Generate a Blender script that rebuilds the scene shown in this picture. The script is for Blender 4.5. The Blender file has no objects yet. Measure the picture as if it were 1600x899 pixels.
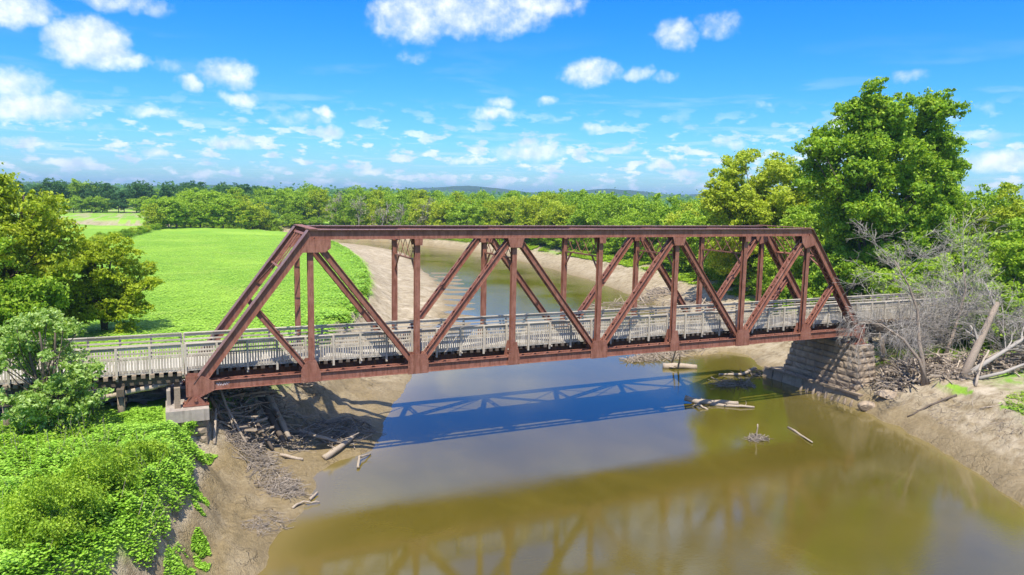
import bpy, math, random
import numpy as np
from mathutils import Vector, Matrix
random.seed(7); rng = np.random.default_rng(7)
R = math.radians
scene = bpy.context.scene
col = scene.collection

# ------------------------------------------------------------------ camera
cd = bpy.data.cameras.new('camera'); cam = bpy.data.objects.new('camera', cd); col.objects.link(cam)
_F = Vector((0.41573386, 0.90109777, -0.1232403)); _R = Vector((0.90884056, -0.41671232, 0.01896498)); _U = _R.cross(_F)
mw = Matrix((( _R.x, _U.x, -_F.x, -0.856), (_R.y, _U.y, -_F.y, -40.739), (_R.z, _U.z, -_F.z, 10.058), (0, 0, 0, 1)))
cam.matrix_world = mw
cd.sensor_width = 36; cd.lens = 1157.13/1600*36; cd.clip_start = .2; cd.clip_end = 20000
scene.camera = cam

# ------------------------------------------------------------------ sun, sky, exposure
SUNDIR = Vector((-.20, -.44, 1.0)).normalized()
sl = bpy.data.lights.new('sun', 'SUN'); sl.energy = 5.0; sl.angle = R(.53); sl.color = (1, .95, .86)
so = bpy.data.objects.new('sun', sl); col.objects.link(so)
so.rotation_euler = SUNDIR.to_track_quat('Z', 'Y').to_euler()
scene.view_settings.view_transform = 'Standard'; scene.view_settings.look = 'None'
scene.view_settings.exposure = 0.58; scene.view_settings.gamma = 1
scene.cycles.max_bounces = 6; scene.cycles.diffuse_bounces = 2; scene.cycles.glossy_bounces = 3
scene.cycles.transmission_bounces = 3; scene.cycles.transparent_max_bounces = 6
scene.cycles.volume_bounces = 0; scene.cycles.caustics_reflective = False; scene.cycles.caustics_refractive = False

class NT:
    """tiny helper to write node trees"""
    def __init__(s, tree): s.t = tree; s.n = tree.nodes; s.l = tree.links
    def node(s, typ, inp=None, **kw):
        n = s.n.new(typ)
        for k, v in kw.items(): setattr(n, k, v)
        if inp:
            for k, v in inp.items():
                sock = n.inputs[k]
                if isinstance(v, bpy.types.NodeSocket): s.l.new(v, sock)
                else: sock.default_value = v
        return n
    def math(s, op, a, b=None, clamp=False):
        i = {0: a}
        if b is not None: i[1] = b
        return s.node('ShaderNodeMath', i, operation=op, use_clamp=clamp).outputs[0]
    def vm(s, op, a, b=None):
        i = {0: a}
        if b is not None: i[1] = b
        n = s.node('ShaderNodeVectorMath', i, operation=op)
        return n.outputs['Value'] if op in ('DOT_PRODUCT', 'LENGTH') else n.outputs['Vector']
    def mapr(s, v, a, b, c=0, d=1, interp='LINEAR'):
        return s.node('ShaderNodeMapRange', {'Value': v, 'From Min': a, 'From Max': b, 'To Min': c, 'To Max': d}, interpolation_type=interp).outputs[0]
    def mix(s, f, a, b, blend='MIX'):
        n = s.node('ShaderNodeMix', data_type='RGBA', blend_type=blend)
        for k, v in ((0, f), (6, a), (7, b)):
            if isinstance(v, bpy.types.NodeSocket): s.l.new(v, n.inputs[k])
            else: n.inputs[k].default_value = v if k == 0 else (tuple(v)+(1,))[:4]
        return n.outputs[2]
    def noise(s, vec, scale, detail=4, rough=.55, dist=0, dim='3D'):
        return s.node('ShaderNodeTexNoise', {'Vector': vec, 'Scale': scale, 'Detail': detail, 'Roughness': rough, 'Distortion': dist}, noise_dimensions=dim).outputs[0]

world = bpy.data.worlds.new('World'); scene.world = world; world.use_nodes = True
world.cycles.sampling_method = 'MANUAL'; world.cycles.sample_map_resolution = 512
nt = NT(world.node_tree); nt.n.clear()
sky = nt.node('ShaderNodeTexSky', sky_type='NISHITA'); sky.sun_disc = False
sky.sun_elevation = math.asin(SUNDIR.z); sky.sun_rotation = math.atan2(SUNDIR.x, SUNDIR.y)
sky.altitude = 250; sky.air_density = 1.0; sky.dust_density = .35; sky.ozone_density = 2.0
tc = nt.node('ShaderNodeTexCoord')
D = tc.outputs['Generated']
sp = nt.node('ShaderNodeSeparateXYZ', {0: D})
X, Y, Z = sp.outputs
# azimuth measured from +Y towards +X, elevation, both in radians
az = nt.math('ARCTAN2', X, Y); el = nt.math('ARCSINE', Z)
uv = nt.node('ShaderNodeCombineXYZ', {0: az, 1: el, 2: 0.0}).outputs[0]
n1 = nt.noise(uv, 24, 6, .6); n2 = nt.noise(uv, 70, 4, .6)
# (azimuth deg, elevation deg, half width deg, half height deg, thickness 0..1) of the larger cumulus, left to right
def pxc(x, y, rx, ry, k=1.0):
    v = _F + _R*((x-800)/1157.13) + _U*((449.5-y)/1157.13); v.normalize()
    return (math.atan2(v.x, v.y), math.asin(v.z), rx/1157.13, ry/1157.13, k)
CL = [pxc(*a) for a in [(15,12,60,32,.8),(140,68,60,38,1.15),(155,90,80,16,.9),(45,165,85,24,.95),(15,130,60,32,.8),(180,2,70,18,.7),(245,15,30,16,.6),(355,114,48,26,.85),(298,130,24,17,.8),(262,104,34,17,.5),
 (372,153,32,16,.9),(240,174,48,13,.7),(120,196,50,10,.6),(735,20,150,44,.85),(640,30,80,45,.8),(835,5,80,30,.8),(650,88,34,14,.5),(1055,55,42,28,.85),(1125,42,48,24,.5),(925,115,56,26,.85),(998,114,26,17,.7),
 (1045,122,30,12,.6),(772,178,50,12,.7),(785,160,30,12,.7),(852,160,24,11,.7),(925,201,28,10,.8),(830,238,78,20,.9),(820,224,30,10,1.),(1420,118,36,13,.6),(1545,214,34,13,.7),
 (1570,250,70,20,1.0),(1315,196,30,22,.8),(1300,240,50,14,.9),(521,205,22,12,.9),(506,175,19,11,.9),(460,186,50,14,.6),(365,223,55,12,.9),(1035,258,22,11,1.1),(1072,270,36,9,1.),(576,267,30,9,.9),(1182,164,22,9,.5),
 (735,251,46,9,.8),(976,232,38,8,.7),(1140,225,40,10,.7),(315,272,28,7,.9),(105,253,36,8,1.),(38,223,50,9,.7),(440,267,18,6,.8),(245,240,30,10,.8),(500,283,30,6,.8),(1540,165,20,14,.4),(1020,262,18,8,.8),(930,245,34,7,.7)]]
wob = nt.node('ShaderNodeTexNoise', {'Vector': uv, 'Scale': 30, 'Detail': 3, 'Roughness': .6}).outputs['Color']
wv = nt.vm('MULTIPLY', nt.vm('SUBTRACT', wob, (.5, .5, .5)), (.035, .022, 0))
uvw = nt.vm('ADD', uv, wv)
best = None
for (a, e, ra, re, k) in CL:
    d = nt.vm('MULTIPLY', nt.vm('SUBTRACT', uvw, (a, e, 0)), (1/ra, 1/re, 0))
    v = nt.math('MULTIPLY_ADD', nt.vm('DOT_PRODUCT', d, d), -.8*k); nt.n[-1].inputs[2].default_value = k
    best = v if best is None else nt.math('MAXIMUM', best, v)
nn = nt.math('ADD', nt.math('MULTIPLY', n1, .95), nt.math('MULTIPLY', n2, .45))
big = nt.mapr(nt.math('SUBTRACT', nt.math('ADD', best, .50), nn), .02, .85, 0, 1, 'SMOOTHSTEP')
# small fair-weather clouds on a flat layer far away: they bunch up towards the horizon
zz = nt.math('ADD', nt.math('MAXIMUM', Z, 0.0), .012)
pl = nt.node('ShaderNodeCombineXYZ', {0: nt.math('DIVIDE', X, zz), 1: nt.math('DIVIDE', Y, zz), 2: 0.0}).outputs[0]
pn = nt.noise(pl, .75, 5, .55, .3); pm = nt.noise(pl, .22, 2, .5)
lay = nt.mapr(nt.math('ADD', pn, nt.math('MULTIPLY', pm, .35)), .70, .82, 0, 1, 'SMOOTHSTEP')
fade = nt.mapr(el, .22, .06, 0, 1, 'SMOOTHSTEP')
# elongated low banks near the horizon
st = nt.vm('MULTIPLY', uv, (1, 2.4, 1)); sn = nt.noise(st, 30, 5, .55); 
ban = nt.mapr(sn, .50, .62, 0, .9, 'SMOOTHSTEP'); bf = nt.mapr(el, .13, .05, 0, 1, 'SMOOTHSTEP')
small = nt.math('MAXIMUM', nt.math('MULTIPLY', lay, nt.math('MULTIPLY', fade, .22)), nt.math('MULTIPLY', ban, bf))
# unseen broken cloud deck above the frame, added so the water reflects grey-white
hi = nt.mapr(nt.noise(nt.vm('MULTIPLY', uv, (1, 1.3, 1)), 5.5, 5, .6), .40, .62, 0, .85, 'SMOOTHSTEP')
hi = nt.math('MULTIPLY', hi, nt.mapr(el, .315, .40, 0, 1, 'SMOOTHSTEP'))
dens = nt.math('MAXIMUM', nt.math('MAXIMUM', big, small), hi)
up = nt.mapr(Z, -.02, .0, 0, 1)
dens = nt.math('MULTIPLY', dens, up)
shade = nt.noise(nt.vm('MULTIPLY', uv, (1, 1.8, 1)), 38, 4, .6)
nup = nt.noise(nt.vm('ADD', uv, (-.006, .016, 0)), 24, 6, .6)
rel = nt.math('ADD', nt.math('SUBTRACT', nup, n1), nt.math('MULTIPLY', nt.math('SUBTRACT', shade, .5), .35))
ccol = nt.mix(nt.mapr(rel, -.16, .14), (6.2, 7.3, 9.0), (10.4, 10.5, 10.6))  # relief lighting painted into the cloud colour: white tops, grey undersides
hs = nt.node('ShaderNodeHueSaturation', {'Hue': .49, 'Saturation': 1.35, 'Value': 1.15, 'Color': sky.outputs[0]}).outputs[0]
grade = nt.mix(nt.mapr(el, 0, .32), (.52, .86, 1.20), (.03, .78, 1.75))
skc = nt.mix(1.0, hs, grade, 'MULTIPLY')
full = nt.mix(nt.math('MULTIPLY', dens, .90), skc, ccol)
bg = nt.node('ShaderNodeBackground', {'Color': full, 'Strength': .085})
wo = nt.node('ShaderNodeOutputWorld', {0: bg.outputs[0]})

# ------------------------------------------------------------------ object helpers
def tag(o, label=None, cat=None, group=None, kind=None):
    if label: o['label'] = label
    if cat: o['category'] = cat
    if group: o['group'] = group
    if kind: o['kind'] = kind
    return o
def empty(name, loc=(0, 0, 0), label=None, cat=None, group=None):
    o = bpy.data.objects.new(name, None); col.objects.link(o); o.location = loc; o.empty_display_size = .3
    return tag(o, label, cat, group)
def mesh_obj(name, me, parent=None, rel=True):
    o = bpy.data.objects.new(name, me); col.objects.link(o)
    if parent is not None: o.parent = parent
    return o
def np_mesh(name, verts, faces, mat=None, smooth=False):
    """faces: (N,k) int array, one face size"""
    me = bpy.data.meshes.new(name)
    verts = np.asarray(verts, dtype=np.float32); faces = np.asarray(faces, dtype=np.int32)
    k = faces.shape[1]
    me.vertices.add(len(verts)); me.vertices.foreach_set('co', verts.ravel())
    me.loops.add(faces.size); me.loops.foreach_set('vertex_index', faces.ravel())
    me.polygons.add(len(faces)); me.polygons.foreach_set('loop_start', np.arange(0, faces.size, k, dtype=np.int32))
    me.polygons.foreach_set('loop_total', np.full(len(faces), k, dtype=np.int32))
    if smooth: me.polygons.foreach_set('use_smooth', np.ones(len(faces), dtype=bool))
    if mat: me.materials.append(mat)
    me.update(calc_edges=True); me.validate()
    return me
class MB:
    def __init__(s, org=(0, 0, 0)): s.v = []; s.f = []; s.o = Vector(org)
    def add(s, vs, fs):
        b = len(s.v); s.v += [tuple(Vector(v)-s.o) for v in vs]; s.f += [tuple(b+i for i in f) for f in fs]
    def box(s, x0, x1, y0, y1, z0, z1):
        s.add([(x0,y0,z0),(x1,y0,z0),(x1,y1,z0),(x0,y1,z0),(x0,y0,z1),(x1,y0,z1),(x1,y1,z1),(x0,y1,z1)],
              [(0,3,2,1),(4,5,6,7),(0,1,5,4),(1,2,6,5),(2,3,7,6),(3,0,4,7)])
    def beam(s, p0, p1, w, h, oy=0, oz=0, up=None, lat=None, e0=0, e1=0):
        """box section between two points: w sideways, h in the 'up' sense, offset (oy, oz)"""
        p0 = Vector(p0); p1 = Vector(p1); d = (p1-p0).normalized()
        if lat is None:
            u = Vector(up) if up else (Vector((0,0,1)) if abs(d.z) < .99 else Vector((1,0,0)))
            lat = u.cross(d).normalized()
        else: lat = Vector(lat)
        u = d.cross(lat).normalized()
        p0 = p0 - d*e0; p1 = p1 + d*e1
        vs = []
        for p in (p0, p1):
            for (a, b) in ((-w/2, -h/2), (w/2, -h/2), (w/2, h/2), (-w/2, h/2)):
                vs.append(p + lat*(a+oy) + u*(b+oz))
        s.add(vs, [(0,3,2,1),(4,5,6,7),(0,1,5,4),(1,2,6,5),(2,3,7,6),(3,0,4,7)])
    def prism(s, pts, a, b, axis='y'):
        """polygon pts (x,z) extruded along y from a to b"""
        n = len(pts)
        if axis == 'y': vs = [(x, a, z) for x, z in pts]+[(x, b, z) for x, z in pts]
        else: vs = [(a, x, z) for x, z in pts]+[(b, x, z) for x, z in pts]
        s.add(vs, [tuple(range(n)), tuple(range(2*n-1, n-1, -1))]+[(i, n+i, n+(i+1) % n, (i+1) % n) for i in range(n)])
    def tube(s, pts, rad, n=6, cap=True):
        pts = [Vector(p) for p in pts]; rings = []
        vs = []; fs = []
        prev = None
        for i, p in enumerate(pts):
            d = (pts[min(i+1, len(pts)-1)]-pts[max(i-1, 0)])
            d = d.normalized() if d.length > 1e-6 else Vector((0,0,1))
            if prev is None:
                a = d.orthogonal().normalized()
            else:
                a = prev - d*prev.dot(d); a = a.normalized() if a.length > 1e-4 else d.orthogonal().normalized()
            prev = a; b = d.cross(a)
            r = rad[i] if hasattr(rad, '__len__') else rad
            for k in range(n):
                t = 2*math.pi*k/n
                vs.append(p + (a*math.cos(t)+b*math.sin(t))*r)
        for i in range(len(pts)-1):
            for k in range(n):
                fs.append((i*n+k, i*n+(k+1) % n, (i+1)*n+(k+1) % n, (i+1)*n+k))
        if cap: fs.append(tuple(range(n-1, -1, -1))); fs.append(tuple((len(pts)-1)*n+k for k in range(n)))
        s.add(vs, fs)
    def build(s, name, mat, parent=None, smooth=False):
        me = bpy.data.meshes.new(name); me.from_pydata(s.v, [], s.f); me.materials.append(mat)
        if smooth: me.polygons.foreach_set('use_smooth', [True]*len(me.polygons))
        me.update()
        o = mesh_obj(name, me, parent)
        o.location = s.o - (Vector(parent.location) if (parent is not None and parent.parent is None) else Vector(parent['wo']) if parent is not None else Vector((0,0,0)))
        o['wo'] = tuple(s.o)
        return o
def done_clean():
    for o in bpy.data.objects:
        if 'wo' in o.keys(): del o['wo']

def vnoise(x, y, seed=0):
    """smooth value noise, numpy"""
    x = np.asarray(x, float); y = np.asarray(y, float)
    xi = np.floor(x).astype(np.int64); yi = np.floor(y).astype(np.int64)
    fx = x-xi; fy = y-yi; fx = fx*fx*(3-2*fx); fy = fy*fy*(3-2*fy)
    def h(a, b):
        n = (a*374761393 + b*668265263 + seed*1442695041) & 0xffffffff
        n = ((n ^ (n >> 13))*1274126177) & 0xffffffff
        return ((n ^ (n >> 16)) & 0xffff)/65535.0
    return (h(xi, yi)*(1-fx)+h(xi+1, yi)*fx)*(1-fy)+(h(xi, yi+1)*(1-fx)+h(xi+1, yi+1)*fx)*fy
def fbm(x, y, o=4, seed=0):
    r = 0; a = .5; f = 1.
    for i in range(o): r = r+a*vnoise(x*f, y*f, seed+i); a *= .5; f *= 2.03
    return r

# ------------------------------------------------------------------ materials
def new_mat(name):
    m = bpy.data.materials.new(name); m.use_nodes = True; t = NT(m.node_tree); t.n.clear()
    return m, t
def out(t, sh): t.node('ShaderNodeOutputMaterial', {0: sh})
def steel_mat(name, c1, c2, c3, rough=.6):
    m, t = new_mat(name)
    g = t.node('ShaderNodeNewGeometry').outputs['Position']
    n = t.noise(g, 1.3, 6, .65); n2 = t.noise(t.vm('MULTIPLY', g, (7, 7, 1.6)), 1, 5, .6); n3 = t.noise(g, 22, 3, .6)
    c = t.mix(t.mapr(n, .36, .62), c1, c2)
    c = t.mix(t.mapr(n2, .46, .66, 0, .85), c, c3); c = t.mix(t.mapr(t.noise(t.vm('MULTIPLY', g, (3, 3, .35)), 1, 5, .7), .58, .70, 0, .6), c, tuple(min(1, x*1.9+.02) for x in c3))
    c = t.mix(t.mapr(n3, .3, .7, 0, .45), c, (c1[0]*.55, c1[1]*.5, c1[2]*.5))
    b = t.node('ShaderNodeBump', {'Strength': .25, 'Distance': .01, 'Height': n3}).outputs[0]
    out(t, t.node('ShaderNodeBsdfPrincipled', {'Base Color': c, 'Roughness': rough, 'Normal': b}).outputs[0])
    return m
M = {}
M['steel'] = steel_mat('rust_red_steel', (.245, .088, .052), (.335, .150, .098), (.155, .050, .022))
M['steel_top'] = steel_mat('weathered_cover_plate', (.20, .095, .075), (.26, .16, .14), (.13, .05, .035))
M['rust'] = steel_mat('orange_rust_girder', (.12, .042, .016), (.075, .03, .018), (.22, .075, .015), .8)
def wood_mat(name, c1, c2, dark=.5, sc=3.0, axis=(1, 1, 1)):
    m, t = new_mat(name)
    g = t.node('ShaderNodeNewGeometry'); P = g.outputs['Position']; rpi = g.outputs['Random Per Island']
    n = t.noise(t.vm('MULTIPLY', P, axis), sc*5, 5, .65); nb = t.noise(P, sc*.3, 3)
    c = t.mix(t.mapr(n, .3, .7), c1, c2)
    c = t.mix(t.mapr(nb, .5, .75, 0, .35), c, tuple(x*.6 for x in c1))
    c = t.mix(1.0, c, t.mix(rpi, (dark, dark*.98, dark*.95), (1, 1, 1)), 'MULTIPLY')
    b = t.node('ShaderNodeBump', {'Strength': .5, 'Distance': .01, 'Height': n}).outputs[0]
    out(t, t.node('ShaderNodeBsdfPrincipled', {'Base Color': c, 'Roughness': .85, 'Normal': b}).outputs[0])
    return m
M['fence'] = wood_mat('silvery_weathered_wood', (.62, .545, .42), (.47, .405, .31), .58)
M['plank'] = wood_mat('grey_deck_plank', (.54, .50, .41), (.42, .38, .31), .6)
M['timber'] = wood_mat('creosoted_or_shaded_timber', (.16, .12, .085), (.09, .07, .05), .6)
M['timber_pale'] = wood_mat('pale_old_timber', (.36, .27, .18), (.22, .17, .12), .7)
M['log'] = wood_mat('bleached_driftwood', (.56, .46, .34), (.34, .26, .185), .5)
M['twig'] = wood_mat('grey_twigs', (.46, .385, .30), (.30, .24, .185), .4)
M['bark'] = wood_mat('brown_bark', (.16, .12, .085), (.09, .068, .05), .8)
M['deadgrey'] = wood_mat('dead_grey_branch', (.50, .45, .385), (.32, .275, .225), .5)
M['deadbark'] = wood_mat('dead_peeling_bark', (.37, .29, .21), (.17, .13, .10), .7)
def concrete():
    m, t = new_mat('weathered_concrete'); P = t.node('ShaderNodeNewGeometry').outputs['Position']
    n = t.noise(P, 2.2, 6, .65); n2 = t.noise(t.vm('MULTIPLY', P, (6, 6, .7)), 1, 4)
    c = t.mix(t.mapr(n, .3, .7), (.40, .34, .27), (.27, .23, .19)); c = t.mix(t.mapr(n2, .5, .75, 0, .6), c, (.14, .11, .085))
    out(t, t.node('ShaderNodeBsdfPrincipled', {'Base Color': c, 'Roughness': .9, 'Normal': t.node('ShaderNodeBump', {'Strength': .5, 'Distance': .02, 'Height': n}).outputs[0]}).outputs[0])
    return m
M['concrete'] = concrete()
def stone():
    m, t = new_mat('rough_limestone_block'); g = t.node('ShaderNodeNewGeometry'); P = g.outputs['Position']; r = g.outputs['Random Per Island']
    n = t.noise(P, 3.2, 7, .7); n2 = t.noise(P, .9, 4); n3 = t.noise(t.vm('MULTIPLY', P, (3, 3, .5)), 1, 5)
    c = t.mix(t.mapr(n, .3, .7), (.46, .36, .25), (.29, .22, .15))
    c = t.mix(t.mapr(n2, .48, .66, 0, .5), c, (.24, .19, .14)); c = t.mix(t.mapr(n3, .55, .75, 0, .5), c, (.15, .12, .09))
    c = t.mix(1.0, c, t.mix(r, (.72, .70, .68), (1.05, 1.03, 1.0)), 'MULTIPLY')
    out(t, t.node('ShaderNodeBsdfPrincipled', {'Base Color': c, 'Roughness': .92, 'Normal': t.node('ShaderNodeBump', {'Strength': .8, 'Distance': .05, 'Height': n}).outputs[0]}).outputs[0])
    return m
M['stone'] = stone()
def leaf_mat(name, dark, mid, light, tip=None, tipf=.0, rough=.6, transl=.42, sc=.5):
    m, t = new_mat(name); g = t.node('ShaderNodeNewGeometry'); r = g.outputs['Random Per Island']; P = g.outputs['Position']
    oi = t.node('ShaderNodeObjectInfo').outputs['Random']
    n = t.noise(P, sc, 3, .6)
    v = t.math('ADD', t.math('MULTIPLY', r, .55), t.math('MULTIPLY', n, .75))
    v = t.math('ADD', v, t.math('MULTIPLY', oi, .16))
    cr = t.node('ShaderNodeValToRGB', {0: v}); e = cr.color_ramp.elements
    e[0].position = .32; e[0].color = dark+(1,); e[1].position = 1.05 if False else .98; e[1].color = light+(1,)
    x = e.new(.62); x.color = mid+(1,)
    c = cr.outputs[0]
    if tip:
        f = t.mapr(t.noise(P, sc*1.7, 2), .62-.2*tipf, .72, 0, tipf)
        c = t.mix(f, c, tip)
    p = t.node('ShaderNodeBsdfPrincipled', {'Base Color': c, 'Roughness': rough, 'Specular IOR Level': .35}).outputs[0]
    tr = t.node('ShaderNodeBsdfTranslucent', {'Color': t.mix(1.0, c, (1.25, 1.2, .5), 'MULTIPLY')}).outputs[0]
    out(t, t.node('ShaderNodeMixShader', {0: transl, 1: p, 2: tr}).outputs[0])
    return m
LM = {
 'dark':   leaf_mat('deep_green_leaves', (.075, .17, .008), (.20, .36, .016), (.44, .60, .045), (.40, .42, .03), .4),
 'mid':    leaf_mat('green_leaves', (.08, .17, .008), (.21, .37, .016), (.42, .56, .040)),
 'bright': leaf_mat('fresh_green_leaves', (.10, .20, .010), (.25, .40, .020), (.43, .59, .05)),
 'yellow': leaf_mat('yellow_green_leaves', (.14, .20, .010), (.34, .44, .018), (.52, .60, .05), (.52, .44, .03), .35),
 'olive':  leaf_mat('olive_bronze_leaves', (.12, .18, .006), (.30, .40, .012), (.48, .57, .03), (.46, .42, .02), .25),
 'silver': leaf_mat('silvery_green_leaves', (.09, .19, .02), (.25, .40, .05), (.52, .66, .24)),
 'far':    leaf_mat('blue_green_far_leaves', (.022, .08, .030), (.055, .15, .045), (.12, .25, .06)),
 'grey':   leaf_mat('sparse_grey_leaves', (.14, .14, .07), (.32, .31, .19), (.46, .45, .30)),
 'kudzu':  leaf_mat('lush_vine_leaves', (.08, .20, .010), (.22, .42, .022), (.42, .66, .09), None, 0, .45, .3, 1.4),
 'crop':   leaf_mat('field_crop_leaves', (.19, .36, .02), (.32, .54, .035), (.44, .66, .08), (.52, .54, .16), .5, .6, .3, .07),
}

# ------------------------------------------------------------------ river, banks and terrain
WZ = -5.3
RL = [(-4,-90),(-3,-45),(-1.5,-22),(.4,-13.4),(1.8,-11),(2.8,-8.5),(4.4,-5.5),(5.6,-1.4),(6.6,-.4),(7.0,.4),(8.8,1.1),(10.4,2.2),(11.0,4.6),(12.1,8.3),(14.1,11.9),(17.3,19.2),(19.5,26.5),(29.1,44.6),(35.4,60.1),(41.4,83.3),(46.9,112.4),(52.5,135),(54.5,150),(52.9,168.3),(46.2,189),(36,206),(10,226),(-90,262)]
RR = [(27,-90),(29,-45),(33,-30),(36.9,-22.5),(39.1,-18.4),(41.9,-13),(43.8,-8.6),(44.9,-3.9),(46.6,4.8),(47.8,8),(48.7,11.7),(51,14.5),(50.6,17.6),(47,16.6),(43.5,17.9),(44,21),(49,27),(56,36),(62,43.5),(65.4,56.8),(69.6,75.5),(72.1,92.4),(74.4,122.7),(74.2,147.5),(68,170),(61,191),(50,208),(20,232),(-90,272)]
BL = [(-14,-90),(-12,-45),(-9.5,-28),(-7,-19),(-4.6,-15.9),(-3.2,-14.2),(-2.0,-11.5),(-1.3,-6.7),(-1.1,-1.6),(.2,1.2),(1.5,3.2),(4.0,5.5),(8,14),(11.7,23.8),(14.9,30.3),(20.2,46.9),(25.5,69.5),(30.3,99.7),(32.1,127.2),(32.5,151.9),(29.3,177.4),(20,196),(0,214),(-90,250)]
BR = [(36,-90),(38,-45),(41,-30),(44.9,-18.1),(46.8,-13.5),(49.3,-7.7),(50.3,-2.9),(53.9,2.6),(60,10),(63.1,16),(66.3,24.6),(72.3,48.4),(78.9,75),(80,97.3),(80.5,127.1),(78,152),(70,178),(60,196),(45,222),(20,244),(-90,284)]
def smoothline(p, k=2):
    for _ in range(k):
        q = [p[0]]
        for a, b in zip(p[:-1], p[1:]):
            q += [(a[0]*.75+b[0]*.25, a[1]*.75+b[1]*.25), (a[0]*.25+b[0]*.75, a[1]*.25+b[1]*.75)]
        q.append(p[-1]); p = q
    return p
RL, RR, BL, BR = [smoothline(p) for p in (RL, RR, BL, BR)]
def segdist(px, py, line):
    best = np.full(px.shape, 1e9)
    for (ax, ay), (bx, by) in zip(line[:-1], line[1:]):
        dx, dy = bx-ax, by-ay; L = dx*dx+dy*dy+1e-12
        t = np.clip(((px-ax)*dx+(py-ay)*dy)/L, 0, 1)
        d = (px-ax-t*dx)**2+(py-ay-t*dy)**2
        best = np.minimum(best, d)
    return np.sqrt(best)
def inpoly(px, py, poly):
    c = np.zeros(px.shape, bool); n = len(poly)
    for i in range(n):
        x1, y1 = poly[i]; x2, y2 = poly[(i+1) % n]
        if y1 == y2: continue
        m = ((y1 > py) != (y2 > py)) & (px < (x2-x1)*(py-y1)/(y2-y1)+x1)
        c ^= m
    return c
RIV = RL+RR[::-1]; BNK = BL+BR[::-1]
PLX = [0, .04, .15, .55, .80, 1]; PLY = [0, .03, .09, .28, .62, 1]
def terrain(x, y):
    """returns z, t (0 shoreline..1 bank top), side(-1 left, 1 right), dR, dB, inside-river"""
    x = np.asarray(x, float); y = np.asarray(y, float)
    sh = x.shape; x = x.ravel(); y = y.ravel()
    wx = x+(fbm(x*.35, y*.35, 3, 5)-.45)*1.5*np.clip((y+60)/40, .3, 1.0); wy = y+(fbm(x*.35, y*.35, 3, 15)-.45)*1.2
    dRL = segdist(wx, wy, RL); dRR = segdist(wx, wy, RR); dBL = segdist(wx, wy, BL); dBR = segdist(wx, wy, BR)
    inR = inpoly(wx, wy, RIV); inB = inpoly(wx, wy, BNK)
    dR = np.minimum(dRL, dRR)
    left = np.where(inR, dRL < dRR, dRL-dRR < 0)
    dB = np.where(left, dBL, dBR)
    dRs = np.where(left, dRL, dRR)
    t = np.where(inB, dRs/(dRs+dB+1e-6), 1.0); t = np.where(inR, 0, t)
    top = np.where(left, -1.35, -2.55)
    pr = np.where(left, np.interp(t, PLX, PLY), np.interp(t, [0, .05, .3, .7, 1], [0, .10, .38, .72, 1]))
    z = WZ+(top-WZ)*pr
    outb = ~inB
    rise = np.clip(dB/14, 0, 1)
    z = np.where(outb & left, top+.35*rise*(y > 8)+(y > 8)*np.clip((dB-20)/120, 0, 1)*.9*(1-np.clip((y-190)/60, 0, 1)), z)
    z = np.where(outb & ~left, top+1.3*np.clip(dB/18, 0, 1), z)
    bar = left*np.clip((y-22)/12, 0, 1)*np.clip((125-y)/20, 0, 1)
    z = np.where(inR, WZ-.04-np.minimum(dR*(.22-.19*bar), 2.0), z)
    n = fbm(x*.5, y*.5, 4, 31)-.47; n2 = fbm(x*2.2, y*2.2, 3, 41)-.44
    amp = np.where(inR, .06, np.where(outb, .25, .16+.55*np.clip(t*1.4-.3, 0, 1)))
    amp = amp*np.clip(np.minimum(dR/1.2, 1)+.15, 0, 1)
    z = z+n*amp*1.3+n2*amp*.45
    # sand ridges fingering into the channel beyond the bridge
    rid = np.exp(-(((x-33-(y-55)*.42)/5.5)**2))*np.clip((y-30)/12, 0, 1)*np.clip((115-y)/25, 0, 1)
    z = z+rid*(np.sin((y+.5*x)*1.0+3.5*fbm(x*.15, y*.15, 2, 3))*.26+.10)
    # eroded scarp steps and runnels on the near left bank
    m_ = (left & (inB) & ~inR & (y < 20))*np.clip((t-.12)/.2, 0, 1)*np.clip((1-t)/.1, 0, 1)
    st_ = .42; q = (z+fbm(x*.6, y*.6, 3, 51)*.5)/st_; fq = q-np.floor(q); z = z+m_*.8*st_*(np.clip((fq-.55)/.3, 0, 1)-fq)
    z = z+m_*(fbm(x*3.5, y*3.5, 3, 52)-.45)*.14
    m2 = (~left & inB & ~inR & (y < 10))*np.clip((t-.1)/.2, 0, 1); q = (z+fbm(x*.5, y*.5, 3, 53)*.6)/.5; fq = q-np.floor(q); z = z+m2*.3*.5*(np.clip((fq-.6)/.25, 0, 1)-fq)+m2*(fbm(x*2.5, y*2.5, 3, 54)-.45)*.12
    z = z-.85*np.exp(-(((x+.3)/1.7)**2+((y+1.7)/1.2)**2))*left
    return [a.reshape(sh) for a in (z, t, np.where(left, -1., 1.), dR, dB, inR.astype(float), inB.astype(float))]
def grow(a, b, step, far, k):
    c = list(np.arange(a, b, step)); d = step; v = c[-1]; up_ = []
    while v < far: d *= k; v += d; up_.append(v)
    d = step; v = a; lo = []
    while v > -far: d *= k; v -= d; lo.append(v)
    return np.array(lo[::-1]+c+up_)
gx = grow(-14, 62, .26, 9000, 1.09); gy = grow(-24, 36, .26, 9000, 1.05)
GX, GY = np.meshgrid(gx, gy)
TZ, TT, TS, TDR, TDB, TIR, TIB = terrain(GX, GY)
NX, NY = len(gx), len(gy)
def grid_faces(nx, ny):
    i = np.arange(nx-1)[None, :]+np.arange(ny-1)[:, None]*nx
    return np.stack([i, i+1, i+1+nx, i+nx], -1).reshape(-1, 4)
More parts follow.
